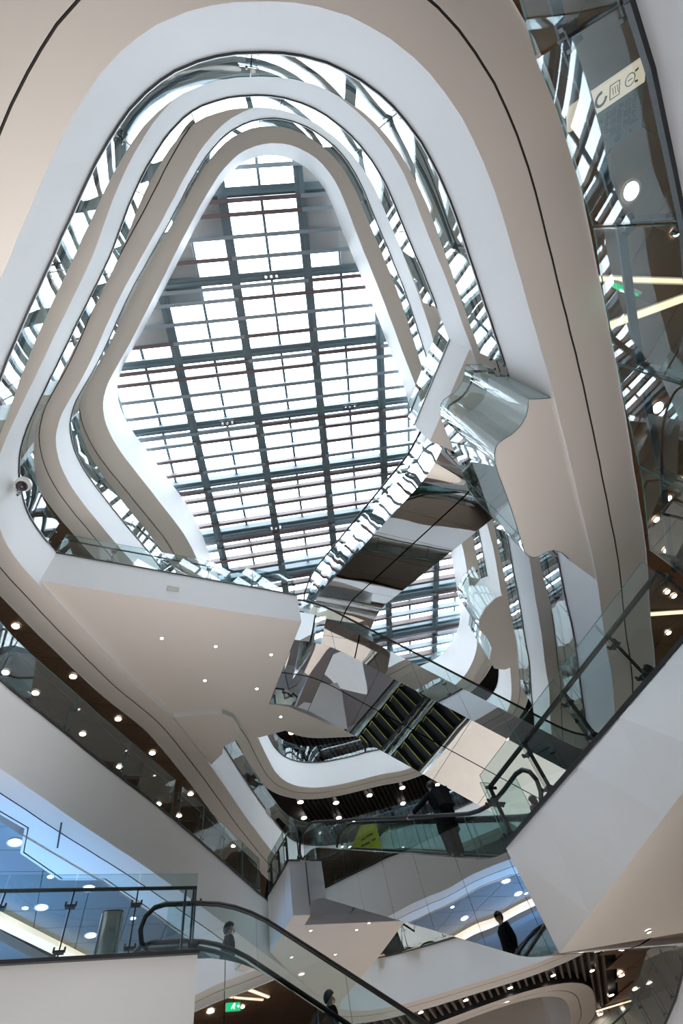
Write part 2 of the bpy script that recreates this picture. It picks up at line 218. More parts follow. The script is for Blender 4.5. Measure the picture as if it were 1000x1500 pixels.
 'D': [(-7.96,11.13),(-7.98,10.83),(-8.01,10.52),(-8.05,10.11),(-8.09,9.81),(-8.13,9.5),(-8.18,9.09),(-8.22,8.79),(-8.25,8.48),(-8.3,8.07),(-8.34,7.77),(-8.38,7.46),(-8.43,7.05),(-8.47,6.74),(-8.51,6.44),(-8.54,6.03),(-8.55,5.72),(-8.55,5.41),(-8.51,5),(-8.46,4.7),(-8.38,4.41),(-8.22,4.03),(-8.07,3.77),(-7.89,3.53),(-7.61,3.24),(-7.38,3.04),(-7.13,2.86),(-6.79,2.62),(-6.54,2.45),(-6.28,2.27),(-5.94,2.04),(-5.69,1.86),(-5.44,1.68),(-5.11,1.44),(-4.86,1.25),(-4.61,1.07),(-4.28,0.82),(-4.04,0.64),(-3.79,0.46),(-3.46,0.21),(-3.21,0.03),(-2.97,-0.16),(-2.64,-0.41),(-2.39,-0.59),(-2.15,-0.78),(-1.81,-1.02),(-1.57,-1.2),(-1.31,-1.38),(-0.98,-1.62),(-0.72,-1.79),(-0.46,-1.96),(-0.11,-2.18),(0.15,-2.34),(0.43,-2.48),(0.81,-2.63),(1.1,-2.72),(1.4,-2.77),(1.8,-2.78),(2.11,-2.75),(2.41,-2.69),(2.8,-2.56),(3.07,-2.43),(3.33,-2.26),(3.64,-2),(3.85,-1.78),(4.03,-1.53),(4.21,-1.17),(4.32,-0.89),(4.4,-0.59),(4.47,-0.19),(4.51,0.12),(4.55,0.43),(4.59,0.84),(4.63,1.15),(4.67,1.45),(4.72,1.86),(4.77,2.16),(4.81,2.47),(4.87,2.88),(4.91,3.18),(4.95,3.49),(5,3.89),(5.04,4.2),(5.07,4.51),(5.12,4.91),(5.16,5.22),(5.19,5.53),(5.23,5.94),(5.26,6.24),(5.3,6.55),(5.35,6.96),(5.39,7.26),(5.43,7.57),(5.48,7.97),(5.51,8.28),(5.53,8.59),(5.56,9),(5.57,9.3),(5.58,9.61),(5.6,10.02),(5.61,10.33),(5.62,10.64),(5.63,11.05),(5.65,11.36),(5.66,11.67),(5.68,12.08),(5.69,12.38),(5.7,12.69),(5.72,13.1),(5.73,13.41),(5.74,13.72),(5.76,14.13),(5.77,14.44),(5.78,14.75),(5.8,15.16),(5.81,15.46),(5.82,15.77),(5.84,16.18),(5.85,16.49),(5.86,16.8),(5.88,17.21),(5.89,17.52),(5.9,17.83),(5.91,18.24),(5.92,18.54),(5.91,18.85),(5.9,19.26),(5.88,19.57),(5.87,19.88),(5.84,20.29),(5.83,20.6),(5.81,20.9),(5.79,21.31),(5.77,21.62),(5.75,21.93),(5.73,22.34),(5.71,22.65),(5.69,22.95),(5.66,23.36),(5.64,23.67),(5.62,23.98),(5.59,24.39),(5.56,24.7),(5.54,25.01),(5.51,25.42),(5.48,25.72),(5.44,26.03),(5.38,26.43),(5.31,26.73),(5.22,27.02),(5.07,27.4),(4.94,27.68),(4.8,27.95),(4.58,28.3),(4.4,28.56),(4.21,28.8),(3.93,29.09),(3.7,29.29),(3.45,29.46),(3.1,29.65),(2.81,29.75),(2.52,29.83),(2.11,29.9),(1.81,29.93),(1.5,29.95),(1.09,29.97),(0.78,29.98),(0.47,29.98),(0.06,29.98),(-0.25,29.96),(-0.56,29.94),(-0.97,29.91),(-1.27,29.88),(-1.58,29.85),(-1.99,29.81),(-2.3,29.78),(-2.6,29.75),(-3.01,29.71),(-3.32,29.67),(-3.62,29.62),(-4.01,29.52),(-4.29,29.42),(-4.57,29.3),(-4.94,29.12),(-5.22,28.97),(-5.49,28.83),(-5.86,28.64),(-6.13,28.49),(-6.39,28.34),(-6.71,28.1),(-6.92,27.9),(-7.1,27.67),(-7.31,27.33),(-7.44,27.05),(-7.56,26.77),(-7.72,26.39),(-7.85,26.1),(-7.96,25.82),(-8.11,25.43),(-8.19,25.14),(-8.26,24.85),(-8.32,24.45),(-8.35,24.14),(-8.36,23.83),(-8.37,23.42),(-8.38,23.11),(-8.39,22.8),(-8.41,22.39),(-8.42,22.09),(-8.43,21.78),(-8.45,21.37),(-8.46,21.06),(-8.47,20.75),(-8.48,20.34),(-8.49,20.03),(-8.5,19.72),(-8.5,19.31),(-8.5,19),(-8.5,18.7),(-8.5,18.29),(-8.5,17.98),(-8.5,17.67),(-8.51,17.26),(-8.5,16.95),(-8.5,16.64),(-8.49,16.23),(-8.47,15.93),(-8.44,15.62),(-8.39,15.21),(-8.35,14.91),(-8.3,14.6),(-8.24,14.19),(-8.2,13.89),(-8.15,13.59),(-8.09,13.18),(-8.05,12.87),(-8.02,12.57),(-7.98,12.16),(-7.97,11.85),(-7.96,11.54)],
}

def lp(k): return [Vector((a, b, 0)) for a, b in LOOPS[k]]
def normals(P):
    n = len(P); out = []
    for i in range(n):
        t = (P[(i+1) % n]-P[i-1]).normalized(); out.append(Vector((t.y, -t.x, 0)))
    # outward for counter-clockwise loops
    return out
def off(P, d, N=None):
    N = N or normals(P); return [p+q*d for p, q in zip(P, N)]
def band(name, P, Q, z0, z1, m, parent=None, smooth=True, close=True):
    n = len(P); vs = [(p.x, p.y, z0) for p in P] + [(p.x, p.y, z1) for p in Q]
    fs = [(i, (i+1) % n, (i+1) % n+n, i+n) for i in range(n if close else n-1)]
    return mk(name, vs, fs, m, parent, smooth)
def far_loop(P, k=1.0):
    """the same loop carried out to a large rounded rectangle"""
    out = []
    c = Vector((-1.5, 12.5, 0))
    for p in P:
        d = (p-c); s = max(abs(d.x)/16.0, abs(d.y)/27.0); out.append(c + d/s*k)
    return out

# ---- ground floor and the storey slabs
struct(B().prism([(-22, -18), (20, -18), (20, 46), (-22, 46)], L0-.3, L0).build('floor', FLOOR))
for nm, k, zb, zt in (('A', 'A', SA, L2), ('B', 'B', SB, L3), ('C', 'C', SCC, L4)):
    P = lp(k); N = normals(P)
    fas = struct(band('trim_1', P, P, zb, zt, WHITE))
    # thin metal edge where the glass stands
    e = B(); n = len(P)
    struct(band('trim_2', off(P, -.012, N), off(P, -.012, N), zt-.03, zt+.015, RAIL))
    struct(band('trim_3', P, off(P, .02, N), zb, zb+.001, WHITE, smooth=False))
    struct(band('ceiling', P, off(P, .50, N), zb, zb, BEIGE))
    struct(band('trim_4', off(P, .50, N), off(P, .50, N), zb, zb+.03, GROOVE))
    struct(band('trim_4', off(P, .53, N), off(P, .53, N), zb, zb+.03, GROOVE))
    struct(band('trim_5', off(P, .50, N), off(P, .53, N), zb+.03, zb+.03, GROOVE))
    F = far_loop(P)
    if nm == 'A':
        vs = []; fs = []
        for i in range(n):
            j = (i+1) % n
            if (P[i].y+P[j].y)/2 > 24.2 and P[i].x > -7.05: continue
            k0 = len(vs); vs += [(P[i].x, P[i].y, zt), (P[j].x, P[j].y, zt), (F[j].x, F[j].y, zt), (F[i].x, F[i].y, zt)]; fs.append((k0, k0+1, k0+2, k0+3))
        struct(mk('floor', vs, fs, FLOOR))
    else:
        struct(band('floor', off(P, .0, N), F, zt, zt, FLOOR, smooth=False))
    if nm == 'A':
        # broad white soffit at the left with the stepped cut-out, a plain band elsewhere
        P5 = off(P, .53, N); P11 = off(P, 1.12, N); vs = []; fs = []
        isl = lambda p: p.x < -6.5 and 3.9 < p.y < 20.5
        for i in range(n):
            j = (i+1) % n
            if isl(P[i]) and isl(P[j]): continue
            k0 = len(vs); vs += [(q.x, q.y, zb) for q in (P5[i], P5[j], P11[j], P11[i])]; fs.append((k0, k0+1, k0+2, k0+3))
        struct(mk('ceiling', vs, fs, BEIGE))
        L_ = [p for p, o_ in zip(P5, P) if isl(o_)]
        L_.sort(key=lambda p: p.y)
        CUT = [(-9.4, 3.9), (-9.25, 6.5), (-9.11, 8.24), (-9.0, 9.07), (-9.6, 9.8), (-9.56, 11.25), (-8.8, 11.87), (-8.69, 13.56), (-8.62, 15.32), (-8.5, 20.5)]
        struct(mk('ceiling', [(p.x, p.y, zb) for p in L_]+[(a, b, zb) for a, b in CUT[::-1]], [tuple(range(len(L_)+len(CUT)))], WHITE))
        CV = [Vector((a, b, 0)) for a, b in CUT]
        struct(band('trim_6', CV, CV, zb, zb+.1, GROOVE, close=False, smooth=False))
        CV2 = off([CV[0]]+CV[1:], .0)
        b_ = B()
        for a, c in zip(CUT, CUT[1:]): b_.bar((a[0]-.07, a[1], zb+.07), (c[0]-.07, c[1], zb+.07), .06, .14)
        struct(b_.build('trim_9', WHITE))
    else:
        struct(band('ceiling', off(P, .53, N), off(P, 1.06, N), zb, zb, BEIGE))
    Q = off(P, 1.12 if nm == 'A' else 1.06, N)
    struct(band('trim_6', Q, Q, zb-.03, zb+.16, WHITE))
    # what lies behind the soffit band
    zs = {}
    for i in range(n):
        p, q = P[i], P[(i+1) % n]; mid = (p+q)/2
        if nm == 'A':
            key = 'wood' if (mid.x > 2.2 and mid.y > -3 and mid.y < 24) else ('slat' if mid.y > 24.2 and mid.x > -7.05 else ('left' if mid.x < -6.5 and mid.y > 3.9 else 'plain'))
        else:
            key = 'slat' if mid.y > 24.3 else ('woodl' if mid.x < -7.6 else 'plain')
        zs.setdefault(key, []).append(i)
    for key, idx in zs.items():
        if key == 'left' or (nm == 'A' and key in ('slat', 'wood') and 0): continue
        if nm == 'A' and key == 'slat': continue
        vs = []; fs = []
        for i in idx:
            j = (i+1) % n; k0 = len(vs)
            dz = .14 if key != 'plain' else 0
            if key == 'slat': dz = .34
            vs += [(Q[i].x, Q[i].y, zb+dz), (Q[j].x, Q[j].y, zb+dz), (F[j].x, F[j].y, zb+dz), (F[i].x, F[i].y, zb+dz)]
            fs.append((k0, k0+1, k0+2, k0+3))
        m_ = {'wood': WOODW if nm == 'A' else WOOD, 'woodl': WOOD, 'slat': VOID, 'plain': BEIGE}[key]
        struct(mk('ceiling', vs, fs, m_))

# ---- top: roof soffit and the curb round the skylight
P = lp('D'); N = normals(P)
struct(band('trim_1', P, P, SD, 25.6, WHITE))
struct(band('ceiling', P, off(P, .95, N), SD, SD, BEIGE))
struct(band('trim_4', off(P, .95, N), off(P, .95, N), SD, SD+.06, GROOVE))
struct(band('trim_5', off(P, .95, N), off(P, .99, N), SD+.06, SD+.06, GROOVE))
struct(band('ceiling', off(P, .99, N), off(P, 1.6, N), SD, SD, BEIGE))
Q = off(P, 1.6, N); F = far_loop(P)
n = len(P)
for key in ('plain', 'slat'):
    vs = []; fs = []
    for i in range(n):
        j = (i+1) % n; mid = (P[i]+P[j])/2
        if (mid.y > 25) != (key == 'slat'): continue
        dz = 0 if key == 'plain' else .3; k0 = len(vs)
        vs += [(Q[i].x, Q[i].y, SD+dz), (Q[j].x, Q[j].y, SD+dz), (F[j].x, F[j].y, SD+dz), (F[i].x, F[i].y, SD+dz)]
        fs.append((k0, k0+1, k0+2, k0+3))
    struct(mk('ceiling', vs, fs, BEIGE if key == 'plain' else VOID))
struct(band('trim_6', Q, Q, SD-.02, SD+.3, BEIGE))
struct(band('roof', off(P, .02, N), F, 25.6, 25.6, BEIGE, smooth=False))

# ---- back walls of the shops that close the storeys far behind
def wall(name, a, b, z0, z1, m):
    d = (Vector(b)-Vector(a)).normalized(); q = Vector((-d.y, d.x, 0))*.1
    a = Vector(a); b = Vector(b)
    struct(B().prism([a-q, b-q, b+q, a+q], z0, z1).build(name, m))
SHOP = mat('shop_wall', (.72, .66, .60), .6, var=.1, vscale=.6)
wall('wall_far', (-18, 39, 0), (15, 39, 0), L0, 26, SHOP)
wall('wall_right', (14.4, -14, 0), (14.4, 39, 0), L0, 26, SHOP)
wall('wall_near', (-18, -14, 0), (15, -14, 0), L0, 26, SHOP)
wall('wall_left', (-17.4, -14, 0), (-17.4, 39, 0), L0, 26, SHOP)

# ---- the skylight: a grid of beams, fins, mullions and panes
sky = struct(empty('window_1', (0, 0, 26)))
ya = 0.242; du = Vector((math.cos(ya), math.sin(ya), 0)); dv = Vector((-math.sin(ya), math.cos(ya), 0))
KS = 2.62; SP = 1.313*KS; TP = 1.311*KS; O0 = Vector((-1.265*KS, -1.109*KS, 0))
def gp(i, j, z=0.0):
    p = O0 + du*SP*i + dv*TP*j; return Vector((p.x, p.y, z))
DL = lp('D')
def inside(p, poly):
    c = False; n = len(poly); j = n-1
    for i in range(n):
        a, b = poly[i], poly[j]
        if (a.y > p.y) != (b.y > p.y) and p.x < (b.x-a.x)*(p.y-a.y)/(b.y-a.y)+a.x: c = not c
        j = i
    return c
def clip(a, b, poly, n=60):
    """the part of a-b that lies over the opening"""
    ts = [t/n for t in range(n+1) if inside(a.lerp(b, t/n), poly)]
    if not ts: return None
    return a.lerp(b, max(0, ts[0]-1/n)), a.lerp(b, min(1, ts[-1]+1/n))
DB = off(DL, .9)
ZB = 26.0
rel = Vector((0, 0, -26))
for i in range(-4, 8):
    r = clip(gp(i, -3), gp(i, 12), DB)
    if not r: continue
    a, b = r; b2 = B()
    b2.bar(a+Z*(ZB+.35)+rel, b+Z*(ZB+.35)+rel, .30, .5)
    b2.bar(a+Z*(ZB+.08)+rel, b+Z*(ZB+.08)+rel, .42, .05)
    b2.bar(a+Z*(ZB+.035)+rel, b+Z*(ZB+.035)+rel, .05, .05)
    b2.build('main_beam', BEAM, sky)
for i in range(-4, 8):
    r = clip(gp(i+.5, -3), gp(i+.5, 12), DB)
    if r:
        a, b = r
        B().bar(a+Z*(ZB+.72)+rel, b+Z*(ZB+.72)+rel, .13, .1).build('mullion', BEAM, sky)
fr = random.Random(3)
for j in range(-12, 48):
    heavy = (j % 4 == 0)
    for i in range(-4, 8):
        r = clip(gp(i, j/4), gp(i+1, j/4), off(DL, .45) if 0 else DB, 24)
        if not r: continue
        a, b = r
        if (a-b).length < .25: continue
        b2 = B()
        if heavy:
            b2.bar(a+Z*(ZB+.5)+rel, b+Z*(ZB+.5)+rel, .40, .5)
            b2.bar(a+Z*(ZB+.16)+dv*.05+rel, b+Z*(ZB+.16)+dv*.05+rel, .14, .2)
            b2.build('cross_beam', BEAM, sky)
            q = .33
        else: q = 0
        brown = fr.random() < (.25 + .45*min(1, max(0, (j+6)/26)))
        zt_ = ZB+.14; dep = .44
        f = B(); f.bar(a+dv*q+Z*zt_+rel, b+dv*q+Z*zt_+rel, .07, dep)
        f.bar(a+dv*q+Z*(zt_-dep/2)+rel, b+dv*q+Z*(zt_-dep/2)+rel, .17, .03)
        f.build('fin', FINB if brown else FING, sky)
pg = None; pp = None
for j in range(-12, 48):
    for i2 in range(-8, 16):
        c = gp(i2/2+.25, j/4+.125)
        if not inside(c, off(DL, 1.0)): continue
        cs = [gp(i2/2+a, j/4+b) for a, b in ((0, 0), (.5, 0), (.5, .25), (0, .25))]
        edge = not all(inside(q, DL) for q in cs) and c.y < 2.6 and not (c.y < 0 and abs(i2/2+.25-1.35) < .4)
        key = 'panel' if edge else 'pane'
        hx, hy = SP/4-.01, TP/8-.01
        src = pp if edge else pg
        if src is None:
            o = B().obox((0, 0, 0), du, dv, Z, hx, hy, .012 if not edge else .03).build(key, PANEL if edge else SKYG, sky)
            if edge: pp = o
            else: pg = o
        else:
            o = src.copy(); C.objects.link(o); o.parent = sky
        o.location = (c.x, c.y, .79 if not edge else .55)
# light fittings hung at beam crossings
for k, (px, py) in enumerate(((397, 405), (333, 620), (513, 597), (404, 773))):
    p = at(px, py, ZB-.09)
    r = tag(empty('light_fitting', p), 'small wire-framed light fitting under the %s roof beam crossing' % ('topmost', 'lower left', 'right hand', 'lowest')[k], 'lamp', 'light fittings under the skylight beams')
    f = B()
    for s in (-1, 1):
        f.bar(du*-.38+dv*s*.14, du*.38+dv*s*.14, .03, .03); f.bar(du*s*.38-dv*.14, du*s*.38+dv*.14, .03, .03)
        f.bar(du*s*.16-dv*.14, du*s*.16+dv*.14, .03, .03)
    f.bar(Vector((0, 0, 0)), Vector((0, 0, .15)), .05, .05)
    f.build('frame', RAIL, r)
    for s in (-1, 0, 1):
        B().tube([du*.25*s+Z*-.1, du*.25*s+Z*.02], .07, 10).build('lamp_head', STEELS, r)

# ------------------------------------------------------------------ glass balustrades
def resample(P, step):
    s = [0]
    for a, b in zip(P, P[1:]): s.append(s[-1]+(b-a).length)
    n = max(1, round(s[-1]/step)); out = []
    for k in range(n+1):
        t = s[-1]*k/n; i = 0
        while i < len(s)-2 and s[i+1] < t: i += 1
        out.append(P[i].lerp(P[i+1], (t-s[i])/max(1e-9, s[i+1]-s[i])))
    return out, s[-1]
def along(P, t0, t1, sub=.35):
    s = [0]
    for a, b in zip(P, P[1:]): s.append(s[-1]+(b-a).length)
    ts = [t0]+[x for x in s if t0+.02 < x < t1-.02]+[t1]
    out = []
    for t in ts:
        i = 0
        while i < len(s)-2 and s[i+1] < t: i += 1
        out.append(P[i].lerp(P[i+1], (t-s[i])/max(1e-9, s[i+1]-s[i])))
    return out
def side(P):
    out = []
    for i in range(len(P)):
        t = (P[min(i+1, len(P)-1)]-P[max(i-1, 0)]); t.z = 0; t.normalize(); out.append(Vector((t.y, -t.x, 0)))
    return out
def pane(P, z0, z1, parent, name='glass_panel', th=.016, z0b=None):
    """a bent pane with green edges"""
    N = side(P); n = len(P); b = B()
    A = [p+q*th/2 for p, q in zip(P, N)]; D = [p-q*th/2 for p, q in zip(P, N)]
    lo = lambda p: Vector((p.x, p.y, z0+p.z)); hi = lambda p: Vector((p.x, p.y, z1+p.z))
    b.add([lo(p) for p in A]+[hi(p) for p in A], [(i, i+1, n+i+1, n+i) for i in range(n-1)], 0)
    b.add([lo(p) for p in D]+[hi(p) for p in D], [(i+1, i, n+i, n+i+1) for i in range(n-1)], 0)
    b.add([hi(p) for p in A]+[hi(p) for p in D], [(i, i+1, n+i+1, n+i) for i in range(n-1)], 1)
    b.add([lo(p) for p in A]+[lo(p) for p in D], [(i+1, i, n+i, n+i+1) for i in range(n-1)], 1)
    for i in (0, n-1): b.add([lo(A[i]), hi(A[i]), hi(D[i]), lo(D[i])], [(0, 1, 2, 3)], 1)
    return b.build(name, GLASS, parent, True, mats=[GEDGE])
def balustrade(P, z, label, group=None, step=1.75, h=1.15, inward=1, rail=True, post='rod', z_low=None, flat=False, cat='railing', posts_every=1, clamps=True, base=True):
    """P: base line; inward +1/-1 the side where people stand"""
    P = [Vector((p[0], p[1], 0)) for p in P]
    r = tag(empty('glass_balustrade', (P[0].x, P[0].y, z)), label, cat, group)
    inv = Vector((P[0].x, P[0].y, z))
    loc = [p-Vector((inv.x, inv.y, 0)) for p in P]
    L = sum((b-a).length for a, b in zip(loc, loc[1:])); n = max(1, round(L/step))
    J = []
    for k in range(n):
        t0 = L*k/n+.012; t1 = L*(k+1)/n-.012
        seg = along(loc, t0, t1)
        pane(seg, (z_low-z if z_low is not None else 0), h, r)
        J.append((seg[0], side(seg)[0]))
    J.append((seg[-1], side(seg)[-1]))
    N = side(loc)
    if rail and flat:
        b = B()
        for (p, q), (p2, q2) in zip(list(zip(loc, N)), list(zip(loc, N))[1:]): b.bar(p+q*.13*inward+Z*(h-.2), p2+q2*.13*inward+Z*(h-.2), .085, .03)
        b.build('handrail', RAIL, r)
    elif rail:
        B().tube([p+q*.11*inward+Z*(h-.17) for p, q in zip(loc, N)], .028, 8).build('handrail', RAIL, r, True)
    if base:
        b = B()
        for a, c in zip(loc, loc[1:]): b.bar(a+Z*.01, c+Z*.01, .06, .05)
        b.build('base_channel', RAIL, r)
    for p, q in J[::posts_every]:
        b = B(); w = q*.11*inward; t = Vector((-q.y, q.x, 0))
        if post == 'flat':
            b.obox(p+w*1.0+Z*(h-.2)/2, q, t, Z, .04, .009, (h-.2)/2)
        elif post == 'rod':
            b.bar(p+w, p+w+Z*(h-.17), .022, .022, up=q)
        if post: b.build('post', RAIL, r)
        if clamps:
            for zz in (.12, h*.62):
                c = B(); c.obox(p+w*.5+Z*zz, q, t, Z, .05, .075, .012)
                for s_ in (-1, 1): c.obox(p+t*.075*s_+w*.1+Z*(zz+.015), q, t, Z, .02, .014, .03)
                c.build('clamp', RAIL, r)
    return r

def arc(k, pred):
    """longest run of loop k's points that satisfy pred, in order"""
    P = lp(k); n = len(P); ok = [pred(p) for p in P]
    if all(ok): return P+[P[0]]
    st = next(i for i in range(n) if ok[i] and not ok[i-1])
    best = []; i = 0
    starts = [i for i in range(n) if ok[i] and not ok[i-1]]
    for s_ in starts:
        run = []; i = s_
        while ok[i % n] and len(run) < n: run.append(P[i % n]); i += 1
        if len(run) > len(best): best = run
    return best
def wof(p): return -p.x*UY+p.y*UX
def uof(p): return p.x*UX+p.y*UY
# level A (second storey): near arc from the left shop side round to the curved landing on the right
IN = 1
gA1 = arc('A', lambda p: (p.y < 3.5 and p.x > 0) or (p.y < 12.8 and p.x < 0) or p.y < 2)
balustrade(gA1, L2, 'lowest of the nested curved glass railings, on the broad white band', 'ring railings', 2.2, inward=IN)
gA2 = arc('A', lambda p: p.x > 3 and 8.6 < p.y < 16.8)
balustrade(gA2, L2, 'upright strip of glass railing behind the curved landing, beside the right wall band', 'ring railings', 1.9, inward=IN)
gA3 = arc('A', lambda p: p.x < -6 and 13.15 < p.y < 18.7)
balustrade(gA3, L2, 'far end of the slanting glass railing in front of the brown lamp-lit ceiling', 'ring railings', 1.5, inward=IN)
gA4 = arc('A', lambda p: p.y > 25.2)
balustrade(gA4, L2, 'small far glass railing on the white wedge above the black slatted ceiling', 'ring railings', 1.6, inward=IN)
gB1 = arc('B', lambda p: not (p.x < -6 and p.y > 5.7) and not (p.x > 3 and p.y > 3.4) and p.y < 12)
balustrade(gB1, L3, 'middle one of the three nested curved glass railings below the skylight', 'ring railings', 2.2, inward=IN)
gB2 = arc('B', lambda p: p.x > 3 and 9.9 < p.y < 22)
balustrade(gB2, L3, 'middle strip of glass railing right of the small far skylight part', 'ring railings', 1.9, inward=IN)
gB3 = arc('B', lambda p: p.y > 15.5 and not (p.x > 2))
balustrade(gB3, L3, 'curved glass railing below the black slatted ceiling behind the man', 'ring railings', 1.8, inward=IN)
gC1 = arc('C', lambda p: p.y < 13 and (p.x < 0 or p.y < 20))
balustrade(gC1, L4, 'uppermost thin curved glass railing just outside the roof soffit', 'ring railings', 2.2, inward=IN)
gC2 = arc('C', lambda p: p.x > 3 and 13 < p.y < 20)
balustrade(gC2, L4, 'thin glass railing strip next to the far skylight curb', 'ring railings', 1.9, inward=IN)
gC3 = arc('C', lambda p: p.y > 14 and p.x < 3)
balustrade(gC3, L4, 'small curved glass railing over the far white band under black slats', 'ring railings', 1.8, inward=IN)

# ------------------------------------------------------------------ landings that jut into the void
def slab(name, poly, zb, zt, label=None, und=BEIGE):
    b = B(); b.prism(poly, zb, zt, 0, mb=1, mt=2)
    o = b.build(name, WHITE, mats=[und, FLOOR])
    return struct(o)
PL = [uw(*q) for q in ((-3.21, 10.06), (4.64, 10.06), (4.64, 13.97), (5.4, 14.0), (7.4, 14.75), (6.06, 15.04), (4.76, 15.77), (3.92, 15.23), (3.29, 14.76), (2.0, 16.0), (1.34, 14.95), (-.16, 13.46), (-1.18, 12.35), (-2.28, 11.12), (-2.9, 10.45))]
slab('trim_7', PL, 12.66, L3)
balustrade([uw(-3.21, 10.08), uw(4.60, 10.08)], L3, 'long straight glass railing on the white jutting landing left of the mirrored escalators', None, 1.55, inward=-1, posts_every=1)
BX = [uw(6.2, -.6), uw(6.25, 3.0), uw(9.6, 3.0), uw(9.2, 1.2)]
BX = [BX[0], BX[1], Vector((5.2, 8.2, 0)), Vector((5.3, 3.0, 0)), Vector((5.1, 2.2, 0))]
slab('trim_7', BX, 12.66, L3)
balustrade([uw(6.21, -.25), uw(6.26, 2.96)], L3, 'slanting glass railing on the white box landing at the top of the mirrored escalator', None, 1.6, inward=1)
# curved landing, second storey right
S1 = [at(px, py, 7.45) for px, py in ((774,585),(773,598),(770,610),(762,624),(750,636),(740,642),(731,648),(726,655),(724,664),(725,680),(731,698),(740,722),(750,750),(758,776),(765,798),(768,808),(773,814),(782,817),(790,815),(800,809),(810,806),(822,809),(831,816),(835,822))]
S1 = [Vector((4.0, 3.70, 7.45))]+S1
S1p = S1+[Vector((4.9, 8.6, 0)), Vector((4.8, 6, 0)), Vector((4.4, 3.8, 0))]
slab('trim_7', [Vector((p.x, p.y, 0)) for p in S1p], 7.45, L2)
balustrade(S1, L2, 'S-shaped frameless glass railing round the curved white landing at mid right', None, 1.5, inward=1, z_low=7.45, rail=True, base=False, post='rod')
S2 = [at(px, py, 12.5) for px, py in ((325,1044),(340,1050),(348,1060),(352,1070),(350,1080),(341,1086),(332,1089),(326,1095),(325,1104))]
slab('trim_7', [Vector((p.x, p.y, 0)) for p in S2+[Vector((-8.0, 15.6, 0)), Vector((-8.0, 12.6, 0))]], 12.47, L3)
balustrade(S2, L3, 'small S-shaped glass edge below the white jutting landing', None, 1.3, inward=-1, z_low=12.5, post=None, base=False)
S3 = [at(px, py, 17.6) for px, py in ((697,945),(699,955),(703,968),(704,985),(712,1000),(722,990),(733,980),(735,968),(728,955),(722,950))]
S3 = [Vector((5.6, 17.9, 0)), Vector((5.0, 18.3, 0)), Vector((4.55, 18.9, 0)), Vector((4.45, 19.6, 0)), Vector((4.75, 20.3, 0)), Vector((4.85, 21.2, 0)), Vector((4.6, 22.0, 0)), Vector((4.75, 22.8, 0)), Vector((5.3, 23.2, 0))]
slab('trim_7', S3+[Vector((6.0, 23.2, 0)), Vector((6.0, 17.9, 0))], 17.57, L4)
balustrade(S3, L4, 'small far S-shaped glass railing beside the right edge of the far skylight', None, 1.4, inward=1, z_low=17.6, post=None, base=False)
# landing at the head of the man's escalator, and the one the upper escalator reaches
LA = [uw(5.98, 17.6), uw(10.14, 17.6), uw(10.14, 20.3), uw(9.9, 23.6), Vector((-6.9, 25.2, 0)), Vector((-7.3, 24, 0)), uw(5.9, 19.2)]
slab('trim_7', LA, 7.45, L2)
slab('trim_7', [uw(6.0, 17.0), uw(6.565, 17.0), uw(6.565, 17.59), uw(5.98, 17.59)], 7.45, L2)
balustrade([uw(5.90, 19.0), uw(5.98, 17.6), uw(6.0, 17.02), uw(6.42, 17.02)], L2, 'short glass railing with a dark post at the head of the lower escalator', None, .9, inward=-1, post='flat')
slab('trim_7', [uw(6.6, 14.4), uw(10.3, 14.4), uw(10.3, 20), uw(6.6, 18.5)], SCC-.03, L4)
slab('trim_7', [uw(16.2, 10.6), uw(16.2, 14.1), uw(20, 14.1), uw(20, 10.6)], 7.45, L2)
# first storey: left landing and the big right one
LL = [uw(-9, 9.92), uw(1.86, 9.92), uw(1.86, 10.35), uw(1.2, 10.4), uw(1.2, 12.1), uw(1.9, 12.1), uw(1.9, 17), uw(-9, 17)]
slab('trim_7', LL, 2.0, L1)
balustrade([uw(-5.2, 9.95), uw(-3.2, 9.95), uw(1.80, 9.95)], L1, 'near glass railing with dark clamps on the white landing at lower left', None, .98, inward=-1, post='rod')
struct(B().bar(uw(1.62, 10.12, L1), uw(1.62, 10.12, L1+.98), .09, .03, up=uw(1, 0)).bar(uw(1.76, 10.12, L1), uw(1.76, 10.12, L1+.98), .05, .03, up=uw(1, 0)).build('trim_8', RAIL))
R1 = [(2.1,-3.4),(2.55,-1.8),(2.87,-.5),(3.02,-.11),(3.19,.5),(3.31,.95),(3.45,2.04),(3.62,3.0),(3.82,4.06),(3.95,5.35)]
R2 = [(3.95,5.35),(3.53,6.01),(2.86,6.86),(2.33,7.44),(1.61,8.34),(.57,9.29)]
RPt = [Vector((a, b, 0)) for a, b in R1+R2[1:]]+[uw(9.8, 6.97), uw(20, 3), Vector((14, -3.4, 0))]
T0, T1 = Vector((3.95, 5.35, 0)), Vector((.57, 9.29, 0)); q0 = at(1000, 1155, 2.47); q1 = at(820, 1398, 2.44)
q0.z = q1.z = 0
dd = (q0-q1).normalized(); qe = q1+dd*(T0-T1).length*1.0
RTop = [T0.lerp(T1, t) for t in (0, .2, .4, .6, .8, 1)]; R2 = [(p.x, p.y) for p in RTop]; tt = [(p-T1).length/(T0-T1).length for p in RTop]
RBt = [Vector((a, b, 0)) for a, b in R1[:-2]+[(3.7, 3.9)]]+[q1.lerp(qe, t) for t in tt]
RPt = [Vector((a, b, 0)) for a, b in R1[:-1]]+RTop
RBt += [uw(9.8, 6.2), uw(20, 3), Vector((14, -3.4, 0))]; RPt += [uw(9.8, 6.97), uw(20, 3), Vector((14, -3.4, 0))]
n_ = len(RPt); assert n_ == len(RBt), (n_, len(RBt))
vs = [(p.x, p.y, 2.45) for p in RBt]+[(p.x, p.y, L1) for p in RPt]
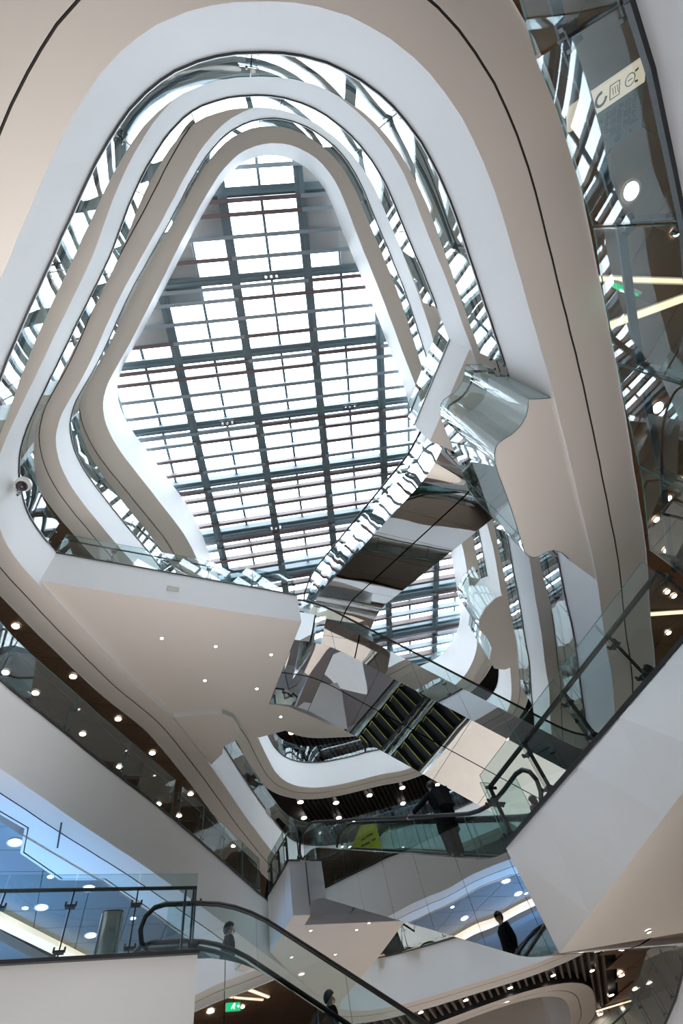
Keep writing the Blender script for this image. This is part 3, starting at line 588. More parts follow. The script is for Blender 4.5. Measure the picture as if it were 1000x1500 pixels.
fs = [(i, (i+1) % n_, (i+1) % n_+n_, i+n_) for i in range(n_)]+[tuple(range(n_-1, -1, -1)), tuple(range(n_, 2*n_))]
struct(mk('trim_7', vs, fs, WHITE, mats=[BEIGE, FLOOR], fm=[0]*n_+[1, 2]))
balustrade([Vector((a, b, 0)) for a, b in R1], L1, 'large near curved glass railing at upper right, reflecting the skylight', None, 1.55, inward=1, post='flat', flat=True)
balustrade([T0.lerp(T1, t) for t in (.035, .2, .4, .6, .8, .975)], L1, 'near glass railing with grey handrail and flat posts above the big white slab', None, 1.25, inward=1, post='flat', posts_every=1, flat=True)
balustrade([uw(6.27, 7.02), uw(6.49, 7.02)], L1, 'narrow end pane of glass at the corner of the big white slab', None, 1.2, inward=1, post=None)
# dark edge lines on the near slabs
def edge_line(P, z, w=.05, t=.05):
    b = B()
    for a, c in zip(P, P[1:]): b.bar(Vector((a[0], a[1], z)), Vector((c[0], c[1], z)), w, t)
    struct(b.build('trim_8', RAIL))
edge_line([uw(-5.2, 9.9), uw(1.88, 9.9)], L1-.01, .08, .05)
edge_line([Vector((a, b, 0)) for a, b in R1+R2[1:]], L1-.005, .07, .05)
edge_line([uw(-3.22, 10.04), uw(4.66, 10.04)], L3, .03, .03)

# far part of the first storey at lower right
FE = [Vector((4.05, 15.5, 0)), Vector((4.14, 17.5, 0)), Vector((4.16, 19.2, 0)), Vector((4.05, 21.3, 0)), Vector((3.78, 23.5, 0)), Vector((3.2, 25.6, 0)), Vector((2.1, 27.4, 0))]
slab('trim_7', FE+[Vector((2.1, 38, 0)), Vector((14, 38, 0)), Vector((14, 15.5, 0))], 2.45, L1)
balustrade(FE, L1, 'far curved glass railing in the bottom right corner, above a white edge', None, 1.5, inward=1, post='rod')

# ------------------------------------------------------------------ escalators
def escalator(org, d, q, width, runs, label, group=None, und=1.2, near=True, sidepan=True, steps=True, hr=.95, newel=(True, True), panel=1.5, sm=None):
    """org: xy of the low end on its near plane; d: horizontal unit heading uphill; q: unit across, away from the near plane;
    runs = (flat0, slope start, slope end, end), z0 low floor, z1 high floor"""
    s0, s1, s2, s3, z0, z1 = runs
    org = Vector((org.x, org.y, 0)); d = Vector((d.x, d.y, 0)).normalized(); q = Vector((q.x, q.y, 0)).normalized()
    r = tag(empty('escalator', (org.x, org.y, z0)), label, 'escalator', group)
    k = (z1-z0)/(s2-s1)
    def zf(s):
        # eased ends
        e = .55
        def base(x): return min(max((x-s1)*k, 0), z1-z0)
        return (base(s-e)+base(s-e/2)+base(s)+base(s+e/2)+base(s+e))/5
    def pt(s, a, dz): return d*s+q*a+Z*(zf(s)+dz)
    S = []; s = s0
    while s < s3-1e-6: S.append(s); s += .3
    S.append(s3)
    # underside, sheet by sheet
    n = max(1, round((s3-s0)/panel)); st = r
    for i in range(n):
        a = s0+(s3-s0)*i/n; b_ = s0+(s3-s0)*(i+1)/n
        m = 6; b = B(); vs = []
        for t in range(m+1):
            ss = a+.006+(b_-a-.012)*t/m
            vs += [pt(ss, 0, -und), pt(ss, width, -und)]
        fs = [(2*t, 2*t+1, 2*t+3, 2*t+2) for t in range(m)]
        b.add(vs, fs); o = b.build('soffit_sheet', STEEL, st, True)
    # side sheets
    for a_, on in ((0, True), (width, True)):
        for i in range(n):
            a = s0+(s3-s0)*i/n; b_ = s0+(s3-s0)*(i+1)/n; m = 6; vs = []
            for t in range(m+1):
                ss = a+.006+(b_-a-.012)*t/m
                vs += [pt(ss, a_, -und), pt(ss, a_, .12)]
            B().add(vs, [(2*t, 2*t+1, 2*t+3, 2*t+2) for t in range(m)]).build('side_sheet', sm or STEEL, st, True)
        # deck on top of the side
        b = B()
        inn = a_+(.14 if a_ == 0 else -.14)
        for u_, v_ in zip(S, S[1:]):
            b.add([pt(u_, a_, .12), pt(v_, a_, .12), pt(v_, inn, .14), pt(u_, inn, .14)], [(0, 1, 2, 3)])
            b.add([pt(u_, inn, .14), pt(v_, inn, .14), pt(v_, inn, -.1), pt(u_, inn, -.1)], [(0, 1, 2, 3)])
        b.build('skirt', STEELS, r, True)
        # glass
        c = a_+(.07 if a_ == 0 else -.07)
        g0, g1 = s0+.5, s3-.5; m = max(1, round((g1-g0)/1.7))
        for i in range(m):
            x0 = g0+(g1-g0)*i/m+.004; x1 = g0+(g1-g0)*(i+1)/m-.004
            P = []
            for t in range(7):
                ss = x0+(x1-x0)*t/6; P.append(d*ss+q*c+Z*zf(ss))
            pane(P, .13, hr-.04, r, 'glass_panel', .012)
        # handrail loop with rounded newel ends
        H = []
        H.append(pt(s0+.55, c, .22)); 
        for t in range(7):
            an = -PI/2-PI*t/6; H.append(d*(s0+.45)+q*c+Z*zf(s0)+Z*(.22+(hr-.22)/2)+d*math.cos(an)*(hr-.22)/2+Z*math.sin(an)*(hr-.22)/2)
        H += [pt(x, c, hr) for x in S if s0+.5 < x < s3-.5]
        for t in range(7):
            an = PI/2-PI*t/6; H.append(d*(s3-.45)+q*c+Z*zf(s3)+Z*(.22+(hr-.22)/2)+d*math.cos(an)*(hr-.22)/2+Z*math.sin(an)*(hr-.22)/2)
        H.append(pt(s3-.55, c, .22))
        b = B(); b.tube(H, .04, 8); b.build('handrail', RUBBER, r, True)
    if steps:
        s = s0+.1; proto = None
        L = .4
        while s < s3-.1:
            z = zf(s+L/2)
            if proto is None:
                b = B(); b.obox(Vector((0, 0, 0)), d, q, Z, L/2-.004, width/2-.17, .03, 0)
                b.obox(-d*(L/2-.012)+Z*-.12, d, q, Z, .012, width/2-.17, .12, 0)
                b.obox(-d*(L/2-.03)+Z*.031, d, q, Z, .016, width/2-.18, .003, 1)
                b.obox(-d*(L/2-.03)+Z*-.034, d, q, Z, .02, width/2-.18, .003, 1)
                for sg in (-1, 1): b.obox(q*sg*(width/2-.19)+Z*.031, d, q, Z, L/2-.01, .015, .003, 1)
                proto = b.build('step', TREAD, r, mats=[YELLOW]); o = proto
            else:
                o = proto.copy(); C.objects.link(o); o.parent = r
            o.location = d*(s+L/2)+q*(width/2)+Z*(z-.03)
            s += L
    return r
du_ = Vector((UX, UY, 0)); dw_ = Vector((-UY, UX, 0))
# 1: up from the white box to the top storey, heading away
E1 = (0, 1.0, 9.83, 11.4, L3, L4)
for a, nm in ((0, 'mirror-clad escalator rising from the white box landing, its rippled side against the skylight'), (1.68, 'mirror-clad escalator beside the rippled one, its bright underside towards the small far skylight')):
    escalator(uw(6.88+a, 3.02), dw_, du_, 1.62, E1, nm, 'mirror escalators of the upper pair', und=1.08, sm=STEELW)
# 2: down from the jutting landing to the second storey at right
E2 = (0, 1.6, 10.45, 11.7, L2, L3)
for a, nm in ((0, 'mirror-clad escalator falling right from the jutting landing, on the side towards the skylight'), (1.56, 'mirror-clad escalator falling right from the jutting landing, on the side towards the slatted ceiling')):
    escalator(uw(16.35, 10.86+a), -du_, dw_, 1.52, E2, nm, 'mirror escalators of the middle pair', und=1.42)
# 3: the one the man rides
E3 = (0, 1.6, 10.44, 11.7, L1, L2)
for a, nm in ((0, 'near escalator ridden by the man in the dark coat, mirror side below him'), (1.62, 'escalator behind the one the man rides')):
    escalator(uw(6.58+a, 6.0), dw_, du_, 1.56, E3, nm, 'escalators of the lower pair', und=1.3)
# 4: bottom left, down to the ground floor
E4 = (0, 1.6, 10.44, 12.2, L0, L1)
for a, nm in ((0, 'empty escalator falling from the lower left landing, brown ceiling mirrored in its side'), (1.62, 'escalator with two riders, behind the empty one at the bottom')):
    escalator(uw(13.1, 10.45+a), -du_, dw_, 1.5, E4, nm, 'escalators at the bottom', und=1.25)

# ------------------------------------------------------------------ slatted and panelled ceilings
def ceiling_pieces(name, label=None): return struct(empty(name))
def boundary_y(k, x, d):
    Q = off(lp(k), d); ys = []
    n = len(Q)
    for i in range(n):
        a, b = Q[i], Q[(i+1) % n]
        if (a.x-x)*(b.x-x) <= 0 and abs(a.x-b.x) > 1e-6: ys.append(a.y+(b.y-a.y)*(x-a.x)/(b.x-a.x))
    return max(ys) if ys else None
RIM = []
for t in range(64):
    a = 2*PI*t/64; ca, sa = math.cos(a), math.sin(a)
    e = .62
    RIM.append(Vector((-3.6+6.8*abs(ca)**e*(1 if ca > 0 else -1), 35.6+5.2*abs(sa)**e*(1 if sa > 0 else -1), 0)))
def grid_zone(name, z, m, skip=.55, x0=-8.5, x1=15.9):
    vs = []; fs = []; x = x0; g = .5
    rim_in = [Vector((-3.6, 35.6, 0)).lerp(p, .93) for p in RIM]
    while x < x1:
        y = 24.5
        while y < 39.4:
            c = Vector((x+g/2, y+g/2, 0))
            ok = not inside(c, off(lp('A'), skip)) and not inside(c, rim_in)
            if ok and (c.x > 4.6 and c.y < 26): ok = True
            if ok:
                k0 = len(vs); vs += [(x, y, z), (x+g, y, z), (x+g, y+g, z), (x, y+g, z)]; fs.append((k0, k0+1, k0+2, k0+3))
            y += g
        x += g
    return struct(mk(name, vs, fs, m))
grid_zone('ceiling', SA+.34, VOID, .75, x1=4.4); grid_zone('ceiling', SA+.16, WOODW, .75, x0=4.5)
grid_zone('floor', L2, FLOOR, .0)
def slats(k, zb, x0, x1, sp, y1, d, w=.07):
    r = ceiling_pieces('ceiling'); x = x0; proto = None
    while x < x1:
        ya_ = boundary_y(k, x, d) if k else None
        if ya_ is None: x += sp; continue
        segs = [(ya_, y1)]
        if k == 'A':
            ys = []
            for i in range(64):
                a, b = RIM[i], RIM[(i+1) % 64]
                if (a.x-x)*(b.x-x) < 0: ys.append(a.y+(b.y-a.y)*(x-a.x)/(b.x-a.x))
            if len(ys) >= 2: segs = [(ya_, min(ys)), (max(ys), y1)]
        for a, b in segs:
            if b-a < .2: continue
            B().obox((x, (a+b)/2, zb+.22), Vector((1, 0, 0)), Vector((0, 1, 0)), Z, w/2, (b-a)/2, .09).build('slat', SLATB if k == 'A' else SLAT, r)
        x += sp
SLATB = mat('brown_slat', (.17, .135, .115), .6)
slats('A', SA, -7.3, 4.2, .33, 39, 1.1, .10)
slats('C', SCC, -8.6, 4.3, .27, 38.5, 1.0, .06)
slats('D', SD, -8.8, 1.0, .30, 38.5, 1.55, .06)
def clear(c, loop, tu, tw): return not any(inside(c+du_*tu/2*i+dw_*tw/2*j, loop) for i in (-1, 0, 1) for j in (-1, 0, 1))
def tiles(z, u0, u1, w0, w1, tu, tw, keep, m, name='ceiling'):
    r = ceiling_pieces(name); proto = None; u = u0
    while u < u1:
        w = w0
        while w < w1:
            c = uw(u+tu/2, w+tw/2)
            if keep(c):
                if proto is None:
                    proto = B().obox((0, 0, 0), du_, dw_, Z, tu/2-.008, tw/2-.008, .012).build('panel', m, r); o = proto
                else:
                    o = proto.copy(); C.objects.link(o); o.parent = r
                o.location = (c.x, c.y, z)
            w += tw
        u += tu
AL = lp('A'); BL = lp('B')
A7 = off(AL, .08); B7 = off(BL, .08)
tiles(SA+.12, -4, 22, -14, 12, 1.2, .9, lambda c: c.x > 3.5 and c.y > -3 and c.y < 21 and c.x < 11.5 and clear(c, A7, 1.2, .9), WOODW)
tiles(SA+.12, 8, 40, 2, 34, 1.5, 1.5, lambda c: c.x > 4.5 and 24.5 < c.y < 38.6 and c.x < 14 and clear(c, A7, 1.5, 1.5), WOODW)
tiles(SB+.12, -12, 12, 3, 30, 1.2, .9, lambda c: -13 < c.x < -8.5 and 2.5 < c.y < 25 and clear(c, B7, 1.2, .9), WOOD)
# ceiling of the blue-lit shop at the left
def cut_x(y):
    for a, b in zip(CUT, CUT[1:]):
        if a[1] <= y <= b[1]: return a[0]+(b[0]-a[0])*(y-a[1])/(b[1]-a[1])
    return -8.5
A_in = off(AL, .06)
tiles(SA+.2, -8, 12, 4, 30, 1.15, .9, lambda c: c.x > -17 and 3.5 < c.y < 24 and c.x < cut_x(c.y)+.6 and not any(inside(c+du_*.575*i+dw_*.45*j, A_in) for i in (-1, 1) for j in (-1, 1)), BLUEP)
L3_ = sorted([p for p, o_ in zip(off(AL, .12), AL) if o_.x < -6.5 and 3.4 < o_.y < 24.5], key=lambda p: p.y)
struct(mk('ceiling', [(p.x, p.y, SA+.3) for p in L3_]+[(-17.3, 24.5, SA+.3), (-17.3, 3.4, SA+.3)], [tuple(range(len(L3_)+2))], BLUEP))
# lit cove that crosses it
b = B(); b.bar(at(-160, 1268, 7.42), at(230, 1462, 7.42), .34, .12); struct(b.build('trim_9', COVE))
b = B(); b.bar(at(-170, 1296, 7.38), at(215, 1492, 7.38), .5, .2); struct(b.build('trim_9', BLUEP))
def lamp(name, loc, energy, col, size, rot=(0, 0, 0), kind='AREA', spot=None):
    l = bpy.data.lights.new(name, kind); l.energy = energy; l.color = col
    if kind == 'AREA': l.size = size
    else: l.shadow_soft_size = size
    o = bpy.data.objects.new(name, l); C.objects.link(o); o.location = loc; o.rotation_euler = rot
    return o
lamp('blue_shop_light', (-11.6, 11.2, 4.6), 260, (.10, .45, 1.0), .5, kind='POINT')
lamp('blue_shop_light', (-12.5, 8.0, 4.8), 60, (.2, .4, 1.0), .5, kind='POINT')

# second void far off at lower right: rim, band and its own railing
c0 = Vector((-3.6, 35.6, 0)); RI = [c0.lerp(p, .80) for p in RIM]; RM = [c0.lerp(p, .88) for p in RIM]; RO = RIM
struct(band('ceiling', RI, RM, SA, SA, BEIGE)); struct(band('ceiling', [c0.lerp(p, .885) for p in RIM], RO, SA, SA, BEIGE))
struct(band('trim_6', RO, RO, SA-.02, SA+.34, RAIL)); struct(band('trim_1', RI, RI, SA, L2, WHITE))
balustrade([RI[i] for i in range(40, 60)], L2, 'railing of the second round opening far off at the bottom', None, 2.0, inward=-1, post=None, clamps=False)
# foot of the far curved railing and the warm strip lights
def strip(pa, pb, z, w, label):
    r = tag(empty('strip_light', at(*pa, z)), label, 'light'); o0 = at(*pa, z); v = at(*pb, z)-o0
    B().bar(Vector((0, 0, 0)), v, w, .03).build('diffuser', COVE2, r)
    B().bar(Z*.03, v+Z*.03, w+.05, .03).build('housing', RING, r)
COVE2 = mat('strip_glow', (1, .8, .6), .5, emit=(1, .72, .48), es=1.0)
strip((868, 1483), (924, 1466), SA+.05, .1, 'thin warm strip light in the brown ceiling at lower right')
strip((878, 482), (1004, 436), SA+.06, .10, 'pale strip light in the brown ceiling behind the near railing, below the bright lamp')
strip((952, 900), (1010, 896), SA+.06, .08, 'pale horizontal strip light above the big white slab')
strip((868, 408), (1004, 412), SA+.06, .06, 'thin pale strip light below the big lamp at upper right')

# ------------------------------------------------------------------ downlights
ORD = ['first', 'second', 'third', 'fourth', 'fifth', 'sixth', 'seventh', 'eighth', 'ninth', 'tenth', 'eleventh', 'twelfth']
def row(pts, z, r, fmt, group, m=None):
    for k, p in enumerate(pts): downlight(*p, z, r, fmt % ORD[k], group, m)
def downlight(px, py, z, r, label, group, m=None, glow=0):
    p = at(px, py, z)
    e = tag(empty('downlight', p), label, 'ceiling light', group)
    n = 16
    k = (round(r, 3), (m or LENS).name)
    if k not in DLM:
        b = B(); vs = [(r*math.cos(2*PI*t/n), r*math.sin(2*PI*t/n), -.006) for t in range(n)]; b.add(vs, [tuple(range(n-1, -1, -1))])
        o1 = b.build('lens', m or LENS, e)
        b = B(); vs = []
        for rr, zz in ((r, -.004), (r*1.28, -.012), (r*1.34, .01), (r, .01)):
            vs += [(rr*math.cos(2*PI*t/n), rr*math.sin(2*PI*t/n), zz) for t in range(n)]
        b.add(vs, [(q*n+t, q*n+(t+1) % n, (q+1)*n+(t+1) % n, (q+1)*n+t) for q in range(3) for t in range(n)])
        o2 = b.build('ring', RING, e, True); DLM[k] = (o1, o2)
    else:
        for o in DLM[k]:
            c = o.copy(); C.objects.link(c); c.parent = e
DLM = {}
row(((23,917),(107,991),(173,1053),(223,1103),(279,1163)), SB+.08, .10, '%s downlight from the top left in the brown ceiling above the slanting glass', 'downlights above the left slanting glass')
row(((8,985),(52,1015),(121,1075),(175,1123),(232,1178),(262,1195),(342,1239)), SB+.08, .10, '%s downlight from the left seen through the long slanting glass railing', 'downlights seen through the left slanting glass')
downlight(924, 280, SA+.08, .115, 'large bright downlight behind the near curved railing', None)
downlight(963, 597, SA+.08, .10, 'bright downlight low behind the near curved railing, above the white slab', None)
row(((990,340),(996,703),(979,730),(961,761),(975,806),(977,867),(987,873),(979,927)), SA+.08, .06, '%s small downlight from the top in the brown ceiling at the right edge', 'downlights of the right brown ceiling')
row(((910,1429),(950,1440),(930,1449),(895,1458),(912,1478),(879,1486)), SA+.08, .14, '%s downlight from the top in the brown ceiling at the bottom right', 'downlights of the far brown ceiling')
row(((616,1483),(679,1484),(682,1465),(742,1467),(747,1447),(803,1450),(810,1429),(858,1444),(867,1422)), SA+.11, .11, '%s downlight from the left among the brown slats at the bottom', 'downlights of the low slatted ceiling')
row(((440,1175),(445,1198),(492,1176),(496,1198),(541,1165),(589,1154),(590,1177),(640,1150)), SCC+.11, .16, '%s downlight from the left in the black slatted ceiling behind the man', 'downlights of the middle slatted ceiling')
row(((427,1073),(473,1076)), SD+.11, .2, '%s downlight from the left in the small high slatted ceiling patch', 'downlights of the high slatted ceiling')
row(((22,1234),(130,1301),(61,1329),(133,1370)), SA+.18, .14, '%s large white downlight from the top in the blue-lit ceiling', 'white downlights of the blue ceiling', LENSW)
row(((74,1284),(167,1286),(37,1330),(195,1345)), SA+.18, .07, '%s small white lamp from the top in the blue-lit ceiling', 'small lights of the blue ceiling', LENSW)
row(((237,935),(316,947),(397,959),(300,997),(376,1009),(411,1050)), 12.65, .05, '%s tiny spotlight, row by row, under the big jutting landing', 'spotlights of the jutting landing', LENSS)
row(((522,1362),(455,1363),(491,1398),(427,1402),(540,1352)), 7.44, .045, '%s tiny spotlight in the underside of the low white landing', 'spotlights of the low landing', LENSS)
downlight(950, 1365, 2.43, .035, 'single spotlight in the underside of the big white slab', None, LENSS)

# ------------------------------------------------------------------ cameras, vents, signs
def dome_camera(p, out, label, s=1.0):
    r = tag(empty('dome_camera', p), label, 'camera')
    t = Vector((-out.y, out.x, 0))
    B().bar(Vector((0, 0, 0)), out*.36*s, .05*s, .05*s).bar(out*.02+t*-.12, out*.02+t*.12, .04, .2).build('bracket', RAIL, r)
    b = B(); b.tube([out*.34*s+Z*.04, out*.34*s-Z*.06*s, out*.34*s-Z*.16*s, out*.34*s-Z*.20*s], [.06*s, .15*s, .15*s, .12*s], 16); b.build('housing', mat('white_enamel', (.8, .8, .78), .3), r, True)
    pr = [(0.115*math.cos(a)*s, -.20*s-.11*math.sin(a)*s) for a in [PI/2*i/5 for i in range(6)]]
    b = B(); b.tube([out*.34*s+Z*z_ for _, z_ in pr], [max(.004, a_) for a_, _ in pr], 16); b.build('dome', mat('smoked_dome', (.04, .04, .05), .1), r, True)
dome_camera(Vector((-8.42, 3.72, 13.9)), Vector((.75, -.3, 0)).normalized(), 'white camera on a dark arm on the left bend of the middle band', 1.35)
dome_camera(at(506, 172, 18.9), Vector((-.5, .85, 0)).normalized(), 'small camera with a black bar on the upper right white band', .9)
def vent(p, t, label, w=.32, h=.16):
    r = tag(empty('vent_grille', p), label, 'vent'); n_ = Vector((t.y, -t.x, 0))
    b = B()
    for k in range(5): b.obox(n_*.012+Z*(-h/2+h*k/4), t, n_, Z, w/2, .012, .008)
    b.build('slats', RING, r)
    b = B(); b.obox((0, 0, 0), t, n_, Z, w/2+.02, .006, h/2+.02); b.build('plate', mat('vent_plate', (.55, .56, .57), .5), r)
vent(uw(.42, 10.05, 13.28), du_, 'small grille on the face of the white jutting landing', .34, .18)
vent(at(391, 1190, 13.2)+Vector((.06, 0, 0)), Vector((0, 1, 0)), 'tiny grille on the left white band behind the escalator head', .5, .3)
# slot in the white soffit above the blue shop
struct(B().bar(at(90, 1205, SA-.005), at(84, 1242, SA-.005), .035, .01).build('trim_9', GROOVE))
def text(body, p, ex, ey, size, m, parent, mirror=False, name='lettering'):
    c = bpy.data.curves.new(name, 'FONT'); c.body = body; c.size = size; c.extrude = .002; c.materials.append(m)
    o = bpy.data.objects.new(name, c); C.objects.link(o); o.parent = parent
    ez = ex.cross(ey).normalized()
    if mirror: ex = -ex
    M = Matrix((ex, ey, ez)).transposed().to_4x4(); M.translation = p
    dg = bpy.context.evaluated_depsgraph_get(); me = bpy.data.meshes.new_from_object(o.evaluated_get(dg))
    bpy.data.objects.remove(o); o = bpy.data.objects.new(name, me); C.objects.link(o); o.parent = parent
    if not me.materials: me.materials.append(m)
    o.matrix_local = M
    return o
# wayfinding sign
a = at(833, 160, 6.5); b_ = at(947, 82, 6.5); c_ = at(866, 238, 6.78); 
ex = (b_-a); Lx = ex.length; ex.normalize(); ey = (c_-a); ey = (ey-ex*ey.dot(ex)); Ly = ey.length; ey.normalize(); ez = ex.cross(ey)
sg = tag(empty('wayfinding_sign', a), 'hanging sign with a cream icon strip and dark lettering behind the near railing', 'sign')
if ez.z > 0: nz = -ez
else: nz = ez
DARKS = mat('sign_face', (.15, .17, .18), .3); CREAM = mat('sign_cream', (.86, .72, .58), .5, emit=(1, .8, .62), es=.35); INK = mat('sign_ink', (.02, .03, .05), .5)
w_ = Ly*.33
B().obox(ex*Lx*.58+ey*(w_+(Ly-w_)/2)-nz*.03, ex, ey, nz, Lx*.42, (Ly-w_)/2-.004, .02).build('board', DARKS, sg)
B().obox(ex*Lx/2+ey*w_/2-nz*.03, ex, ey, nz, Lx/2, w_/2, .025).build('icon_strip', CREAM, sg)
for k in (.5, .92):
    B().bar(ex*Lx*k+ey*Ly*.8, ex*Lx*k+ey*Ly*.8+Z*(SA+.1-a.z-(ey*Ly*.8+ex*Lx*k).z), .015, .015, up=ex).build('rod', RAIL, sg)
tl = [('Nursing', '母婴室', .80), ('Restroom', '洗手间', .60), ('Hotel', '酒店', .42), ('International', '', .25)]
for en, zh, k in tl:
    # lines of lettering run along ey; as in the photograph they read mirrored
    q = ex*Lx*k+ey*(w_+.05)+nz*.0-nz*.008
    ex2 = ey; ey2 = ex
    text(en, q+nz*.002+ex*.05, ex2, ey2, .10, INK, sg)
    if zh: text(zh, q+nz*.002-ex*.05, ex2, ey2, .10, INK, sg)
    if zh: text('>', ex*Lx*k+ey*(Ly*.86)-nz*.006, ex2, ey2, .12, INK, sg)
ic = B()
for k in (.22, .42, .60, .80):
    c = ex*Lx*k+ey*w_*.5+nz*-.003
    if k == .60:
        for s_ in (-1, 1): ic.bar(c+ex*.06*s_-ey*.07, c+ex*.06*s_+ey*.07, .008, .004, up=nz); ic.bar(c-ex*.06+ey*.07*s_, c+ex*.06+ey*.07*s_, .008, .004, up=nz)
        for s_ in (-.03, 0, .03): ic.bar(c+ex*s_-ey*.04, c+ex*(s_+.015)+ey*.04, .006, .004, up=nz)
    else:
        m_ = 14; R_ = .06 if k != .42 else .065; tt_ = .008 if k != .42 else .03
        for t in range(m_ - (3 if k == .42 else 0)):
            A_ = 2*PI*t/m_; B_ = 2*PI*(t+1)/m_
            ic.bar(c+ex*math.cos(A_)*R_+ey*math.sin(A_)*R_, c+ex*math.cos(B_)*R_+ey*math.sin(B_)*R_, tt_, .004, up=nz)
        if k == .80:
            for s_ in (-1, 1): ic.bar(c+ex*.06+ey*.05*s_, c+ex*.1+ey*.06*s_, .02, .004, up=nz)
            ic.bar(c-ex*.03, c+ex*.03, .008, .004, up=nz)
ic.build('icons', INK, sg)
# green exit sign seen mirrored in the escalator side
es = tag(empty('exit_sign', uw(5.45, -1.35, 7.18)), 'green running-man exit sign mirrored in the side of the bottom escalator', 'sign')
GREEN = mat('exit_green', (.0, .35, .12), .4, emit=(0, .75, .25), es=.5); WG = mat('exit_white', (.8, 1, .85), .4, emit=(.7, 1, .8), es=.8)
B().obox(dw_*-.03, du_, dw_, Z, .24, .02, .11).build('housing', RING, es)
B().obox((0, 0, 0), du_, dw_, Z, .22, .022, .095).build('panel', GREEN, es)
b = B(); F_ = lambda x, z: du_*x*.55+dw_*.025+Z*z*.55
b.bar(F_(-.05, .0), F_(.02, .07), .05, .006, up=dw_); b.bar(F_(.02, .07), F_(.1, .02), .03, .006, up=dw_); b.bar(F_(-.05, 0), F_(.04, -.05), .035, .006, up=dw_); b.bar(F_(.04, -.05), F_(.03, -.12), .03, .006, up=dw_); b.bar(F_(-.05, 0), F_(-.13, -.1), .035, .006, up=dw_)
b.obox(F_(.05, .11), du_, dw_, Z, .025, .004, .025); b.bar(F_(.2, 0), F_(.34, 0), .03, .006, up=dw_); b.bar(F_(.34, 0), F_(.28, .06), .03, .006, up=dw_); b.bar(F_(.34, 0), F_(.28, -.06), .03, .006, up=dw_)
b.build('pictogram', WG, es); B().bar(Z*.1, Z*(SA+.1-7.18), .02, .02, up=du_).build('rod', RAIL, es)
# yellow notice board by the far escalator head
yb = tag(empty('notice_board', at(541, 1254, 9.0)*1.035), 'bright yellow board behind the glass left of the man', 'sign')
YB = mat('board_yellow', (.85, .72, .02), .4, emit=(.85, .72, .02), es=.12)
b = B(); b.add([(-.75, 0, .05), (.55, 0, .15), (.45, 0, 1.0), (-.1, 0, 1.12), (-.75, .02, .3)], [(0, 1, 2, 3, 4)]); b.add([(-.75, .04, .05), (.55, .04, .15), (.45, .04, 1.0), (-.1, .04, 1.12), (-.75, .04, .3)], [(4, 3, 2, 1, 0)])
b.build('board', YB, yb)
b = B()
for k, (x, z_, w2) in enumerate(((-.1, .62, .1), (.08, .66, .06), (.22, .68, .1), (-.05, .42, .3), (.28, .47, .12))): b.obox((x, -.006, z_), Vector((1, 0, .08)), Vector((0, 1, 0)), Z, w2/2+.03, .003, .035)
b.build('dark_marks', INK, yb)
# brushed newel housing on the left landing
nb = uw(.52, 11.0, L1); nh = tag(empty('newel_housing', nb), 'rounded brushed metal column behind the lower left railing', 'column')
pts = []
for t in range(24):
    a_ = 2*PI*t/24; pts.append(du_*(.19*abs(math.cos(a_))**.6*(1 if math.cos(a_) > 0 else -1))+dw_*(.16*abs(math.sin(a_))**.6*(1 if math.sin(a_) > 0 else -1)))
B().prism(pts, 0, 1.02).build('casing', STEELS, nh, True)
b = B(); b.prism([p*.96 for p in pts], 1.02, 1.04); b.build('cap', RAIL, nh)

